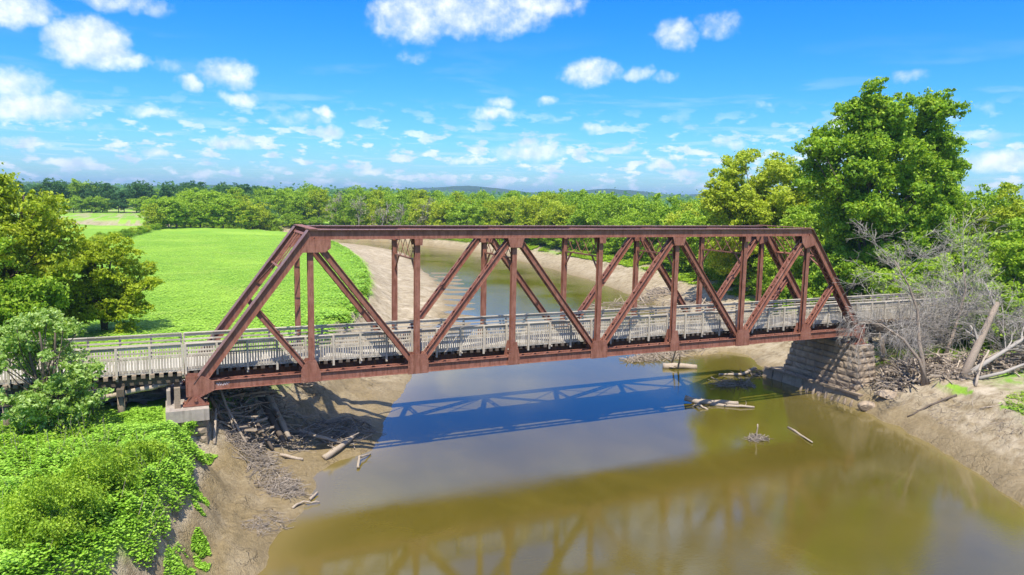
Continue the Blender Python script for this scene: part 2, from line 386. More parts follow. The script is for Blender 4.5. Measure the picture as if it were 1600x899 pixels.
def height(x, y):
    """bilinear lookup on the built terrain"""
    xs = np.atleast_1d(np.asarray(x, float)); ys = np.atleast_1d(np.asarray(y, float))
    i = np.clip(np.searchsorted(gx, xs)-1, 0, NX-2); j = np.clip(np.searchsorted(gy, ys)-1, 0, NY-2)
    u = (xs-gx[i])/(gx[i+1]-gx[i]); v = (ys-gy[j])/(gy[j+1]-gy[j])
    r = TZ[j, i]*(1-u)*(1-v)+TZ[j, i+1]*u*(1-v)+TZ[j+1, i]*(1-u)*v+TZ[j+1, i+1]*u*v
    return r
def hz(x, y): return float(height(x, y)[0])

# masks: grass, wet mud, pale dry sand
fn = fbm(GX*.4, GY*.4, 4, 61); fn2 = fbm(GX*1.3, GY*1.3, 3, 71); fn3 = fbm(GX*.12, GY*.12, 3, 81)
left = TS < 0
grass = np.where(TIB > .5, np.clip((TT-.86)/.12, 0, 1)*(fn > .42), 1.0)
grass = np.where((~left) & (TIB > .5), np.clip((TT-.82)/.15, 0, 1)*(fn > .5), grass)
grass = np.where((~left) & (TIB < .5), np.clip((TDB-1)/5, 0, 1)*(.35+.65*(fn > .45)), grass)
# green patches under the right approach and at the upstream edge of the picture
for (cx, cy, rx, ry) in ((54, 1.5, 3.5, 2.2), (49.5, -14, 3.5, 2.6), (2.5, 7.0, 2.2, 1.2), (-2.4, 5.5, 1.6, 1.2), (-.6, -12.5, .9, 2.2), (44.5,-18.5, 1.2, 1)):
    e = ((GX-cx)/rx)**2+((GY-cy)/ry)**2
    grass = np.maximum(grass, .42*np.clip(1.3-e, 0, 1)*np.clip((fn2-.36)*4, 0, 1))
wet = np.where(TIR > .5, 1.0, np.exp(-TDR/1.3)*.9)
wet = np.maximum(wet, np.where(left & (TIB > .5) & (GY < 16), np.clip((.80-TT)/.08, 0, 1)*np.clip((.70-fn)*6, .7, 1), 0))
wet = np.maximum(wet, np.where((~left) & (GY < 6) & (TIB > .5), np.maximum(np.clip((.36-TT)/.12, 0, 1)*.8, np.clip((fn2-.50)*8, 0, .8)), 0))
pale = np.clip((fn2-.42)*5, 0, 1)*.6+np.where((~left) & (GY < 0) & (TT > .3), .3, 0)+np.where(left & (GY > 22) & (GY < 150), .25, 0)
gm, t = new_mat('river_bank_ground')
at_ = t.node('ShaderNodeAttribute', attribute_name='zone'); sz = t.node('ShaderNodeSeparateColor', {0: at_.outputs['Color']})
P = t.node('ShaderNodeNewGeometry').outputs['Position']
na = t.noise(P, .7, 6, .6); nb = t.noise(P, 4.5, 5, .65); nc = t.noise(P, 18, 3, .6)
ndd = t.noise(P, .035, 4, .6); ne = t.noise(P, .25, 5, .6)
drift = t.noise(t.vm('MULTIPLY', P, (.7, 1.6, 1)), 1.1, 6, .7, .8)
sand = t.mix(t.mapr(nb, .3, .7), (.47, .385, .25), (.34, .265, .165))
sand = t.mix(t.mapr(drift, .47, .60, 0, .85), sand, (.22, .16, .085))
sand = t.mix(t.math('MULTIPLY', sz.outputs[2], t.mapr(na, .38, .6)), sand, (.58, .485, .345))
sand = t.mix(t.mapr(nc, .55, .75, 0, .5), sand, (.23, .17, .11))
mud = t.mix(t.mapr(nb, .3, .7), (.31, .23, .115), (.20, .145, .065))
mud = t.mix(t.mapr(drift, .60, .68, 0, .6), mud, (.38, .29, .18))
c = t.mix(t.math('MULTIPLY', sz.outputs[1], t.mapr(na, .25, .45, .6, 1), True), sand, mud)
soil = t.mix(t.mapr(nb, .3, .7), (.15, .20, .035), (.09, .15, .022))
gr = t.mix(t.mapr(ne, .3, .7), (.17, .34, .022), (.25, .43, .035)); gr = t.mix(t.mapr(nb, .35, .75, 0, .6), gr, (.14, .27, .022))
gr = t.mix(t.mapr(ndd, .48, .62, 0, .55), gr, (.33, .50, .05)); gr = t.mix(t.mapr(na, .66, .78, 0, .5), gr, (.34, .34, .14))
ml = t.mapr(t.noise(P, 1.6, 4), .35, .6)
ml = t.math('MULTIPLY', sz.outputs[0], t.math('ADD', ml, sz.outputs[0]), True)
c = t.mix(ml, c, gr)
rg = t.mapr(sz.outputs[1], 0, 1, .95, .55)
bh = t.math('ADD', t.math('MULTIPLY', nb, .6), t.math('MULTIPLY', nc, .35))
vo = t.node('ShaderNodeTexVoronoi', {'Vector': t.vm('ADD', P, t.vm('MULTIPLY', t.node('ShaderNodeTexNoise', {'Vector': P, 'Scale': 2.0}).outputs['Color'], (.8, .8, .8))), 'Scale': 1.1}, feature='DISTANCE_TO_EDGE').outputs['Distance']
crk = t.math('MULTIPLY', t.mapr(vo, 0, .035, 1, 0), t.mapr(t.noise(P, .5, 3), .5, .6))
crk = t.math('MULTIPLY', crk, t.mapr(sz.outputs[0], 0, .4, 1, 0))
c = t.mix(t.math('MULTIPLY', crk, .6), c, (.10, .07, .035))
bh = t.math('SUBTRACT', t.math('ADD', bh, t.math('MULTIPLY', drift, .7)), t.math('MULTIPLY', crk, .35))
bmp = t.node('ShaderNodeBump', {'Strength': .9, 'Distance': .2, 'Height': bh}).outputs[0]
out(t, t.node('ShaderNodeBsdfPrincipled', {'Base Color': c, 'Roughness': rg, 'Normal': bmp, 'Specular IOR Level': .3}).outputs[0])
M['ground'] = gm
me = np_mesh('ground', np.stack([GX, GY, TZ], -1).reshape(-1, 3), grid_faces(NX, NY), gm, True)
ca = me.color_attributes.new('zone', 'FLOAT_COLOR', 'POINT')
ca.data.foreach_set('color', np.stack([np.clip(grass, 0, 1), np.clip(wet, 0, 1), np.clip(pale, 0, 1), np.ones_like(wet)], -1).astype(np.float32).ravel())
tag(mesh_obj('ground', me), kind='structure')

# water sheet
wx = np.concatenate([np.linspace(-110, -14, 30), np.arange(-13.5, 62, .5), np.linspace(63, 95, 20)]); wy = np.concatenate([np.linspace(-95, -26, 30), np.arange(-25.5, 40, .5), np.linspace(41, 290, 130)])
WX, WY = np.meshgrid(wx, wy)
dw = np.minimum(segdist(WX.ravel(), WY.ravel(), RL), segdist(WX.ravel(), WY.ravel(), RR)).reshape(WX.shape)
near = (np.exp(-dw/1.4)).astype(np.float32)
wm, t = new_mat('muddy_river_water')
sh_ = t.node('ShaderNodeAttribute', attribute_name='shallow').outputs['Fac']
P = t.node('ShaderNodeNewGeometry').outputs['Position']
n_ = t.noise(P, .12, 4, .6); 
cc = t.mix(t.mapr(n_, .35, .65), (.104, .080, .012), (.084, .067, .010)); silt = t.noise(t.vm('MULTIPLY', P, (.35, .2, 1)), .8, 5, .6, .8); cc = t.mix(t.mapr(silt, .48, .72, 0, .3), cc, (.155, .118, .022)); cc = t.mix(t.math('MULTIPLY', sh_, .7), cc, (.22, .165, .06))
rip = t.noise(t.vm('MULTIPLY', P, (1.0, 1.9, 1)), 3.2, 4, .6, .3); rip2 = t.noise(t.vm('MULTIPLY', P, (.8, 1.5, 1)), 9, 4, .65)
patch = t.mapr(t.noise(P, .085, 3, .5), .38, .62, .25, 1)
farw = t.mapr(t.node('ShaderNodeSeparateXYZ', {0: P}).outputs[1], 14, 60, 1, 5)
hh = t.math('MULTIPLY', t.math('MULTIPLY', t.math('ADD', t.math('MULTIPLY', rip, .55), t.math('MULTIPLY', rip2, .45)), patch), farw)
bmp = t.node('ShaderNodeBump', {'Strength': .065, 'Distance': .12, 'Height': hh}).outputs[0]
out(t, t.node('ShaderNodeBsdfPrincipled', {'Base Color': cc, 'Roughness': .035, 'IOR': 1.82, 'Normal': bmp}).outputs[0])
me = np_mesh('water', np.stack([WX, WY, np.full_like(WX, WZ)], -1).reshape(-1, 3), grid_faces(len(wx), len(wy)), wm)
aa = me.attributes.new('shallow', 'FLOAT', 'POINT'); aa.data.foreach_set('value', near.ravel())
tag(mesh_obj('water', me), kind='structure')

# far hills: long wooded ridges, kilometres away
def ridge(name, dist, az0, az1, prof, mat):
    n = 160; rows = 14; V = []
    for j in range(rows):
        s = j/(rows-1)
        for i in range(n):
            a = az0+(az1-az0)*i/(n-1); d = dist*(1+.35*s)
            e = prof(a)*math.sin(min(s*1.6, 1)*math.pi/2)
            e += (float(fbm(a*160, s*9, 3, 5))-.45)*10*min(1, s*3)*max(.25, min(1, prof(a)/30))
            V.append((math.sin(a)*d-.8, math.cos(a)*d-40, -3+max(e, -1)))
    return tag(mesh_obj(name, np_mesh(name, V, grid_faces(n, rows), mat, True)), kind='structure')
hm, t = new_mat('wooded_hill'); P = t.node('ShaderNodeNewGeometry').outputs['Position']
n_ = t.noise(P, .02, 5, .7)
cc = t.mix(t.mapr(n_, .35, .65), (.010, .032, .016), (.035, .078, .022)); out(t, t.node('ShaderNodeBsdfPrincipled', {'Base Color': cc, 'Roughness': 1, 'Normal': t.node('ShaderNodeBump', {'Strength': 1, 'Distance': 12, 'Height': n_}).outputs[0]}).outputs[0])
bump = lambda a, c, w, h: h*math.exp(-((a-c)/w)**2)
ridge('hills', 2300, -.35, 1.2, lambda a: 20+bump(a, .36, .09, 22)+bump(a, .57, .08, 20)+bump(a, .75, .08, 18)+bump(a, .0, .2, 6)+4*math.sin(a*37), hm)

# ------------------------------------------------------------------ foliage
def leaves(C, N, size, jit=.6, up=.25, aspect=.55):
    """rhombic leaf faces at centres C with preferred normals N"""
    n = len(C); Rn = rng.normal(size=(n, 3)); Rn /= np.linalg.norm(Rn, axis=1)[:, None]
    nn = N*(1-jit)+Rn*jit+np.array([0, 0, up]); nn /= np.linalg.norm(nn, axis=1)[:, None]+1e-9
    tv = np.cross(nn, rng.normal(size=(n, 3))); tv /= np.linalg.norm(tv, axis=1)[:, None]+1e-9
    b = np.cross(nn, tv); s = (size*rng.uniform(.65, 1.35, n))[:, None]
    V = np.stack([C-tv*s*.5, C+b*s*aspect*.5-tv*s*.06, C+tv*s*.5, C-b*s*aspect*.5-tv*s*.06], 1).reshape(-1, 3)
    F = np.arange(4*n).reshape(-1, 4)
    return V, F
def puff_leaves(puffs, nleaf, size, sub=.42, jit=.6, flat=.8, per=26):
    """puffs: (x,y,z,r). Leaves gather in small clumps spread through each puff's shell, so gaps and dark hollows remain"""
    pf = np.array(puffs, float); w = pf[:, 3]**2.1; w /= w.sum()
    nc = max(len(pf)*3, nleaf//per)
    pi = rng.choice(len(pf), nc, p=w)
    d = rng.normal(size=(nc, 3)); d[:, 2] += .25; d /= np.linalg.norm(d, axis=1)[:, None]
    rad = pf[pi, 3]*(rng.uniform(.25, 1, nc)**.45)
    cc = pf[pi, :3]+d*rad[:, None]*np.array([1, 1, flat])
    k = rng.integers(0, nc, nleaf)
    cr = sub*rng.uniform(.5, 1.3, nc)
    off = rng.normal(size=(nleaf, 3))*cr[k][:, None]*.55*np.array([1, 1, .6])
    Cn = cc[k]+off
    Nn = d[k]*.7+off/(np.linalg.norm(off, axis=1)[:, None]+1e-6)*.3
    return leaves(Cn, Nn, size, jit)
def limb_tube(mb, a, b, r0, r1, n=5, sag=.12, segs=5):
    a = Vector(a); b = Vector(b); L = (b-a).length; pts = []; rr = []
    side = Vector((random.gauss(0, 1), random.gauss(0, 1), random.gauss(0, .4)))*L*.06
    for i in range(segs+1):
        s = i/segs; p = a.lerp(b, s); p = p+side*math.sin(s*math.pi)+Vector((0, 0, -sag*L*math.sin(s*math.pi)*.5+.0))
        pts.append(p); rr.append(r0+(r1-r0)*s)
    mb.tube(pts, rr, n)
def crown_puffs(env, n, rmin, rmax, shell=.55):
    """env: list of ellipsoids (cx,cy,cz,rx,ry,rz)"""
    env = [np.array(e, float) for e in env]; vol = np.array([e[3]*e[4]*e[5] for e in env])**.75; vol /= vol.sum(); P_ = []
    for _ in range(n):
        e = env[rng.choice(len(env), p=vol)]
        d = rng.normal(size=3); d /= np.linalg.norm(d); s = rng.uniform(shell, 1)**.6
        p = e[:3]+d*e[3:]*s; r = rng.uniform(rmin, rmax)
        P_.append((p[0], p[1], p[2], r))
    return P_
def tree(name, loc, H, env, label, cat='tree', group=None, leaf='mid', npuff=60, rp=(.9, 1.6), nleaf=20000, ls=.3, sub=.42, tr=.28, trunk_top=None, lean=(0, 0), bark='bark', limbs=26, shell=.55, leaders=1):
    root = empty(name, loc, label, cat, group)
    pf = crown_puffs(env, npuff, rp[0], rp[1], shell)
    V, F = puff_leaves(pf, nleaf, ls, sub)
    tt = trunk_top or H*.8
    mb = MB()
    tops = []
    for q in range(leaders):
        ang = q*2.4+random.random(); sp_ = 0 if leaders == 1 else H*.10
        pts = [Vector((0, 0, -.3))]; rr = [tr*1.35]
        for i in range(1, 8):
            s = i/7; pts.append(Vector((lean[0]*s+math.cos(ang)*sp_*s+random.gauss(0, .05)*H*.1, lean[1]*s+math.sin(ang)*sp_*s+random.gauss(0, .05)*H*.1, tt*s))); rr.append(tr*(1-.85*s)+.02)
        mb.tube(pts, rr, 8); tops.append(pts)
    for p in random.sample(pf, min(limbs, len(pf))):
        pts = random.choice(tops); tz = max(.2*H, p[2]*random.uniform(.35, .7)); s = min(tz/tt, .97); i = int(s*7); a = pts[i].lerp(pts[min(i+1, 7)], s*7-i)
        r0 = tr*(1-.8*s)*.5
        limb_tube(mb, a, p[:3], r0, .02, 5)
    mb.build('trunk', M[bark], root, True).location = (0, 0, 0)
    mesh_obj('crown', np_mesh(name+'_crown', V, F, LM[leaf]), root)
    return root

def bare_tree(mb, p, d, L, r, lv, spread=.55, droop=0, kids=(3, 5), n=5, rmin=.008):
    """recursive leafless branching into mb"""
    pts = [Vector(p)]; rr = [r]; d = Vector(d).normalized(); seg = 4; cur = Vector(p)
    ends = []
    for i in range(seg):
        d = (d+Vector((random.gauss(0, .13), random.gauss(0, .13), random.gauss(0, .10)-droop*.15))).normalized()
        cur = cur+d*(L/seg); pts.append(cur); rr.append(max(rmin, r*(1-.62*(i+1)/seg))); ends.append((cur.copy(), d.copy(), rr[-1]))
    mb.tube(pts, rr, n if lv > 1 else 3, cap=False)
    if lv <= 0: return
    for _ in range(random.randint(*kids)):
        q, dd, r2 = random.choice(ends[0 if lv < 3 else 1:])
        nd = (dd+Vector((random.gauss(0, spread), random.gauss(0, spread), random.gauss(0, spread*.8)+.1-droop*.3))).normalized()
        bare_tree(mb, q, nd, L*random.uniform(.5, .75), max(rmin, r2*.7), lv-1, spread, droop, kids, n, rmin)

# ------------------------------------------------------------------ the truss bridge
T = [.058, 5.911, 11.902, 18.012, 24.098, 30.088, 36.023, 41.994, 47.914]
HT = 7.77; W = 4.69
br = empty('truss_bridge', (24, 2.345, 0), 'long rusty red steel truss bridge with a fenced wooden walkway spanning the river', 'bridge')
S = M['steel']
def chan(mb, p0, p1, w, h, plate=True, e0=0, e1=0, lace=False):
    """box member made of two flanged channels; cover plate on top or lacing bars"""
    lat = (0, 1, 0)
    up = Vector(p1)-Vector(p0); d = up.normalized(); u = d.cross(Vector(lat)).normalized()
    sg = 1 if u.z > 0 or (abs(u.z) < 1e-3 and u.x > 0) else -1
    for s in (-1, 1):
        mb.beam(p0, p1, .03, h, oy=s*(w/2-.015), lat=lat, e0=e0, e1=e1)
        mb.beam(p0, p1, .10, .028, oy=s*(w/2+.048), oz=-sg*(h/2-.014), lat=lat, e0=e0, e1=e1)
        mb.beam(p0, p1, .10, .028, oy=s*(w/2+.048), oz=sg*(h/2-.014), lat=lat, e0=e0, e1=e1)
    L = (Vector(p1)-Vector(p0)).length
    def lacing(oz, st):
        k = max(2, int(L/st))
        for i in range(k):
            a = Vector(p0)+d*(L*i/k); b = Vector(p0)+d*(L*(i+1)/k); s = 1 if i % 2 else -1
            a = a+Vector(lat)*s*(w/2); b = b-Vector(lat)*s*(w/2)
            mb.beam(a+u*oz, b+u*oz, .06, .014, up=u)
    if plate: pass
    else: lacing(sg*(h/2+.012), .42)
    lacing(-sg*(h/2+.012), .42)
    return sg
def cover(mb, p0, p1, w, h, e0=0, e1=0):
    lat = (0, 1, 0); d = (Vector(p1)-Vector(p0)).normalized(); u = d.cross(Vector(lat)).normalized()
    sg = 1 if u.z > 0 else -1
    mb.beam(p0, p1, w+.30, .022, oz=sg*(h/2+.013), lat=lat, e0=e0, e1=e1)
    # rivet heads along both edges of the plate
    L = (Vector(p1)-Vector(p0)).length; k = int(L/.30)
    for i in range(k):
        c = Vector(p0)+d*(L*(i+.5)/k)
        for s in (-1, 1):
            q = c+Vector(lat)*s*(w/2+.09)+u*sg*(h/2+.03)
            mb.beam(q-d*.02, q+d*.02, .04, .018, lat=lat)
for yy in (0, W):
    b = MB((T[1], yy, HT)); chan(b, (T[1], yy, HT), (T[7], yy, HT), .50, .50, e0=.05, e1=.05); tc_ = b.build('top_chord', S, br)
    b = MB((T[1], yy, HT)); cover(b, (T[1], yy, HT), (T[7], yy, HT), .50, .50, e0=.1, e1=.1); b.build('cover_plate', M['steel_top'], tc_)
    # bottom chord: deeper plain box
    b = MB((T[0], yy, 0))
    for s in (-1, 1):
        b.beam((T[0]+.55, yy, 0), (T[8]-.5, yy, 0), .03, .50, oy=s*.22, lat=(0, 1, 0))
        b.beam((T[0]+.55, yy, 0), (T[8]-.5, yy, 0), .09, .025, oy=s*.282, oz=-.237, lat=(0, 1, 0))
        b.beam((T[0]+.55, yy, 0), (T[8]-.5, yy, 0), .09, .025, oy=s*.282, oz=.237, lat=(0, 1, 0))
    for i in range(110):
        x = .8+i*.43; s = 1 if i % 2 else -1
        b.beam((x, yy-.2*s, .262), (x+.4, yy+.2*s, .262), .06, .014)
    bc = b.build('bottom_chord', S, br)
    for i0, i1 in ((0, 1), (8, 7)):
        p0 = (T[i0]+(.0 if i0 == 0 else 0), yy, -.05); p1 = (T[i1], yy, HT)
        b = MB(p0); chan(b, p0, p1, .46, .46, e0=-.1, e1=.05); ep = b.build('end_post', S, br)
        b = MB(p0); cover(b, p0, p1, .46, .46, e0=-.1, e1=.12); b.build('cover_plate', M['steel_top'], ep)
    for a, za, c, zc in ((1, HT, 2, 0), (2, 0, 3, HT), (3, HT, 4, 0), (4, 0, 5, HT), (5, HT, 6, 0), (6, 0, 7, HT)):
        p0 = Vector((T[a], yy, za)); p1 = Vector((T[c], yy, zc)); b = MB(p0); chan(b, p0, p1, .30, .34, plate=(a in (1, 6) and False), e0=-.45, e1=-.45); b.build('diagonal', S, br)
    # sub-struts from the middle of the end posts to the first and last hangers
    for i0, i1 in ((0, 1), (8, 7)):
        m_ = Vector(((T[i0]+T[i1])/2, yy, HT/2-.02)); e = Vector((T[i1], yy, .1)); b = MB(m_); chan(b, m_, e, .26, .28, plate=False, e0=-.25, e1=-.25); b.build('sub_strut', S, br)
    for i in range(1, 8):
        b = MB((T[i], yy, 0))
        for s in (-1, 1): b.beam((T[i], yy, .2), (T[i], yy, HT-.22), .30, .022, oz=s*.14, up=(0, 1, 0))
        b.beam((T[i], yy, .2), (T[i], yy, HT-.22), .02, .26, up=(0, 1, 0))
        for s in (-1, 1):
            for sx in (-1, 1): b.beam((T[i]+sx*.08, yy, .3), (T[i]+sx*.08, yy, HT-.3), .06, .06, oz=s*.10, up=(0, 1, 0))
        b.build('vertical_post', S, br)
    # gusset plates
    def gus(pts, nm='gusset_plate'):
        for s in (-1, 1):
            b = MB((pts[0][0], yy+s*.30, pts[0][1])); b.prism(pts, yy+s*.335-.012, yy+s*.335+.012)
            cx = sum(p[0] for p in pts)/len(pts); cz = sum(p[1] for p in pts)/len(pts)
            for k, (px_, pz_) in enumerate(pts):
                qx, qz = pts[(k+1) % len(pts)]; L = math.hypot(qx-px_, qz-pz_); m_ = int(L/.16)
                for j in range(m_):
                    u_ = (j+.5)/m_; x = (px_+(qx-px_)*u_); z = (pz_+(qz-pz_)*u_); x += (cx-x)*.12; z += (cz-z)*.12
                    b.box(x-.018, x+.018, yy+s*.335-(.025 if s < 0 else -.012), yy+s*.335+(.025 if s > 0 else -.012), z-.018, z+.018)
            b.build(nm, S, br)
    for i in (2, 4, 6): x = T[i]; gus([(x-.62, -.30), (x+.62, -.30), (x+.62, .35), (x+.50, .86), (x-.50, .86), (x-.62, .35)])
    for i in (3, 5): x = T[i]; gus([(x-.42, -.26), (x+.42, -.26), (x+.36, .35), (x+.18, 1.15), (x-.18, 1.15), (x-.36, .35)])
    x = T[1]; gus([(x-.62, -.26), (x+.45, -.26), (x+.42, .30), (x+.18, .95), (x-.18, .95), (x-.75, .95), (x-.62, .3)][:5]+[(x-.30, .95), (x-.62, .45)])
    x = T[7]; gus([(x-.45, -.26), (x+.62, -.26), (x+.62, .45), (x+.30, .95), (x-.18, .95), (x-.42, .30)])
    x = T[1]; gus([(x-.55, 6.82), (x+.75, 6.82), (x+1.05, 7.05), (x+1.05, 7.53), (x-.1, 7.53)])
    x = T[7]; gus([(x-.95, 7.53), (x-.85, 7.0), (x-.5, 6.6), (x+.45, 6.85), (x+.1, 7.53)])
    for i in (3, 5): x = T[i]; gus([(x-.55, 7.53), (x-.38, 6.95), (x+.38, 6.95), (x+.55, 7.53)])
    for i in (2, 4, 6): x = T[i]; gus([(x-.25, 7.53), (x-.22, 7.15), (x+.22, 7.15), (x+.25, 7.53)])
    # shoe plates and pin bearings at the ends
    x = T[0]; gus([(x-.50, -.50), (x+.18, -.56), (x+.85, -.25), (x+.85, .2), (x+.30, .55), (x-.50, .60)], 'shoe_plate')
    x = T[8]; gus([(x+.40, -.50), (x-.20, -.56), (x-.75, -.25), (x-.75, .2), (x-.25, .55), (x+.40, .55)], 'shoe_plate')
    for x in (T[0]-.05, T[8]+.05):
        b = MB((x, yy, -1))
        b.box(x-.62, x+.62, yy-.42, yy+.42, -1.0, -.93)
        for s in (-.36, -.12, .12, .36): b.prism([(x-.5, -.93), (x+.5, -.93), (x+.16, -.52), (x-.16, -.52)], yy+s-.02, yy+s+.02)
        b.tube([(x, yy-.46, -.66), (x, yy+.46, -.66)], .09, 10)
        for sx in (-.52, .52):
            for s in (-.3, .3): b.tube([(x+sx, yy+s, -.93), (x+sx, yy+s, -.84)], .035, 6)
        b.build('bearing_shoe', S, br)
# end cross plates
def lattice(b, A, B, C_, D_, n, w=.06, th=.02, both=True):
    """X lacing between edge A->B and edge D_->C_"""
    A, B, C_, D_ = map(Vector, (A, B, C_, D_)); nr = (B-A).cross(D_-A).normalized()
    for i in range(n):
        for k in ((0, 1), (1, 0)) if both else ((0, 1),):
            p = A.lerp(B, (i+k[0])/n); q = D_.lerp(C_, (i+k[1])/n)
            b.beam(p+nr*(.012 if k[0] else -.012), q+nr*(.012 if k[0] else -.012), w, th, up=nr)
for i0, i1 in ((0, 1), (8, 7)):
    bot = lambda s, y: Vector((T[i0]+(T[i1]-T[i0])*s, y, (HT)*s+.06))
    b = MB(bot(1, W/2))
    s0 = .755
    up_ = bot(1, 0)-bot(0, 0)
    b.beam(bot(s0, .25), bot(s0, W-.25), .14, .12, up=up_); b.beam(bot(.985, .25), bot(.985, W-.25), .20, .14, up=up_)
    lattice(b, bot(s0, .25), bot(s0, W-.25), bot(.98, W-.25), bot(.98, .25), 5, .045)
    for k in range(4): y = .75+k*(W-1.9)/3; b.beam(bot(s0, y)+Vector((0, 0, .1)), bot(.98, y+.35)+Vector((0, 0, .1)), .07, .05, up=up_)
    sx = 1 if i0 == 0 else -1
    b.box(min(T[i1]-.1*sx, T[i1]+.38*sx), max(T[i1]-.1*sx, T[i1]+.38*sx), -.38, W+.38, HT+.300, HT+.335)
    for y0, y1 in ((.25, 1.3), (W-.25, W-1.3)):
        b.beam(bot(.60, y0), bot(s0, y1), .09, .09, up=up_)
    b.build('portal_brace', S, br)
for i in range(2, 7):
    x = T[i]; b = MB((x, W/2, HT))
    b.beam((x, .25, HT-.30), (x, W-.25, HT-.30), .16, .10); b.beam((x, .15, HT-1.50), (x, W-.15, HT-1.50), .12, .09)
    lattice(b, (x, .25, HT-1.48), (x, W-.25, HT-1.48), (x, W-.25, HT-.32), (x, .25, HT-.32), 4, .065)
    for y0, y1 in ((.15, .95), (W-.15, W-.95)): b.beam((x, y0, HT-2.45), (x, y1, HT-1.54), .08, .10)
    b.build('sway_frame', S, br)
b = MB((24, W/2, HT))
for i in range(1, 7):
    b.beam((T[i], .2, HT+.05), (T[i+1], W-.2, HT+.05), .10, .06); b.beam((T[i], W-.2, HT+.12), (T[i+1], .2, HT+.12), .10, .06)
b.build('top_lateral_bracing', S, br)
b = MB((24, W/2, 0))
for i in range(8):
    b.beam((T[i], .2, -.28), (T[i+1], W-.2, -.28), .10, .05); b.beam((T[i], W-.2, -.34), (T[i+1], .2, -.34), .10, .05)
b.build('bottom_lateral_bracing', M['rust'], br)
for i in range(9):
    x = T[i]; b = MB((x, W/2, 0)); b.box(x-.02, x+.02, .25, W-.25, -.22, .42)
    b.box(x-.17, x+.17, .25, W-.25, .42, .445) if 0 < i < 8 else b.box(x-.1, x+.1, .25, W-.25, .42, .445)
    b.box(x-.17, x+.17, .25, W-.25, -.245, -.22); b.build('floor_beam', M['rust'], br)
for yy in (1.0, 1.95, 2.75, 3.7):
    b = MB((24, yy, .1)); b.box(.3, 47.7, yy-.012, yy+.012, -.30, .45)
    b.box(.3, 47.7, yy-.12, yy+.12, .45, .468); b.box(.3, 47.7, yy-.12, yy+.12, -.32, -.30)
    k = 0; x = .9
    while x < 47.5: b.box(x-.03, x+.03, yy-.09, yy-.012, -.29, .44); x += 1.55
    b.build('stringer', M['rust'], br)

# ---- deck and railings, shared by the bridge and its approaches
Y0, Y1 = .72, 3.98
def deck(x0, x1, parent, ties=True):
    cx = (x0+x1)/2
    b = MB((cx, 2.35, .6)); x = x0+.1
    while x < x1-.1:
        l0 = Y0-(.32 if ties else .06)+random.uniform(-.08, .08); b.box(x-.10, x+.10, l0, Y1+.3+random.uniform(-.08, .08), .47, .645); x += .42
    b.build('cross_ties', M['timber_pale'] if ties else M['timber'], parent)  # bridge ties take dark timber to paint in their shade; approach ties stay pale
    b = MB((cx, 2.35, .6)); y = Y0-.02; k = 0
    x = x0+.005
    while x < x1-.05:
        w = .145; b.box(x, min(x+w-.01, x1), Y0-.06, Y1+.06, .648, .70+random.uniform(-.003, .003)); x += w
    b.build('deck_planks', M['plank'], parent)
def railing(x0, x1, yy, side, parent, sp_=1.545):
    """side -1: outer face towards -y"""
    n = max(1, round((x1-x0)/sp_)); st = (x1-x0)/n; cx = (x0+x1)/2
    b = MB((cx, yy, 1.4)); o = side
    def bx(xa, xb, ya, yb, za, zb): b.box(xa, xb, min(ya, yb), max(ya, yb), za, zb)
    for i in range(n):
        a, c = x0+i*st, x0+(i+1)*st; j = lambda: random.uniform(-.006, .006)
        bx(a+.003, c-.003, yy-.09, yy+.09, 2.06+j(), 2.10)                 # cap board
        bx(a+.003, c-.003, yy-.025, yy+.02, 1.90, 2.03)                    # rails
        bx(a+.003, c-.003, yy-.025, yy+.02, 1.67+j(), 1.76)
        bx(a+.003, c-.003, yy-.025, yy+.02, 1.47, 1.56+j())
        bx(a+.003, c-.003, yy-.025, yy+.02, .74, .84+j())
        m_ = 10
        for k in range(1, m_+1):
            x = a+(c-a)*k/(m_+1); w = .036
            bx(x-w, x+w, yy+o*.028, yy+o*.050, .72+j(), 1.52+j())
    r = b.build('railing', M['fence'], parent)
    for i in range(n+1):
        x = x0+i*st; pb = MB((x, yy, .4)); pb.box(x-.055, x+.055, min(yy+o*.052, yy+o*.16), max(yy+o*.052, yy+o*.16), .36, 2.055+random.uniform(-.01, .0))
        if i % 2 == 0: pb.beam((x, yy+o*.11, .55), (x, yy+o*.42, .60), .07, .09)
        pb.build('post', M['fence'], r)
deck(-.45, 48.45, br, False)
railing(-.4, 48.4, Y0, -1, br); railing(-.4, 48.4, Y1, 1, br)
# faded paint scribble on the near bottom chord
gm_, t = new_mat('faded_white_paint'); out(t, t.node('ShaderNodeBsdfPrincipled', {'Base Color': (.55, .45, .43, 1), 'Roughness': .8}).outputs[0])
b = MB((1.0, -.24, 0)); prev = None
for i in range(40):
    s = i/39; p = (1.02+.62*s, -.2385, .02+.085*math.sin(s*34)*(1-.3*s)+.02*math.sin(s*9))
    if prev and i % 9: b.beam(prev, p, .006, .03, up=(0, 0, 1))
    prev = p
b.build('paint_scribble', gm_, br)

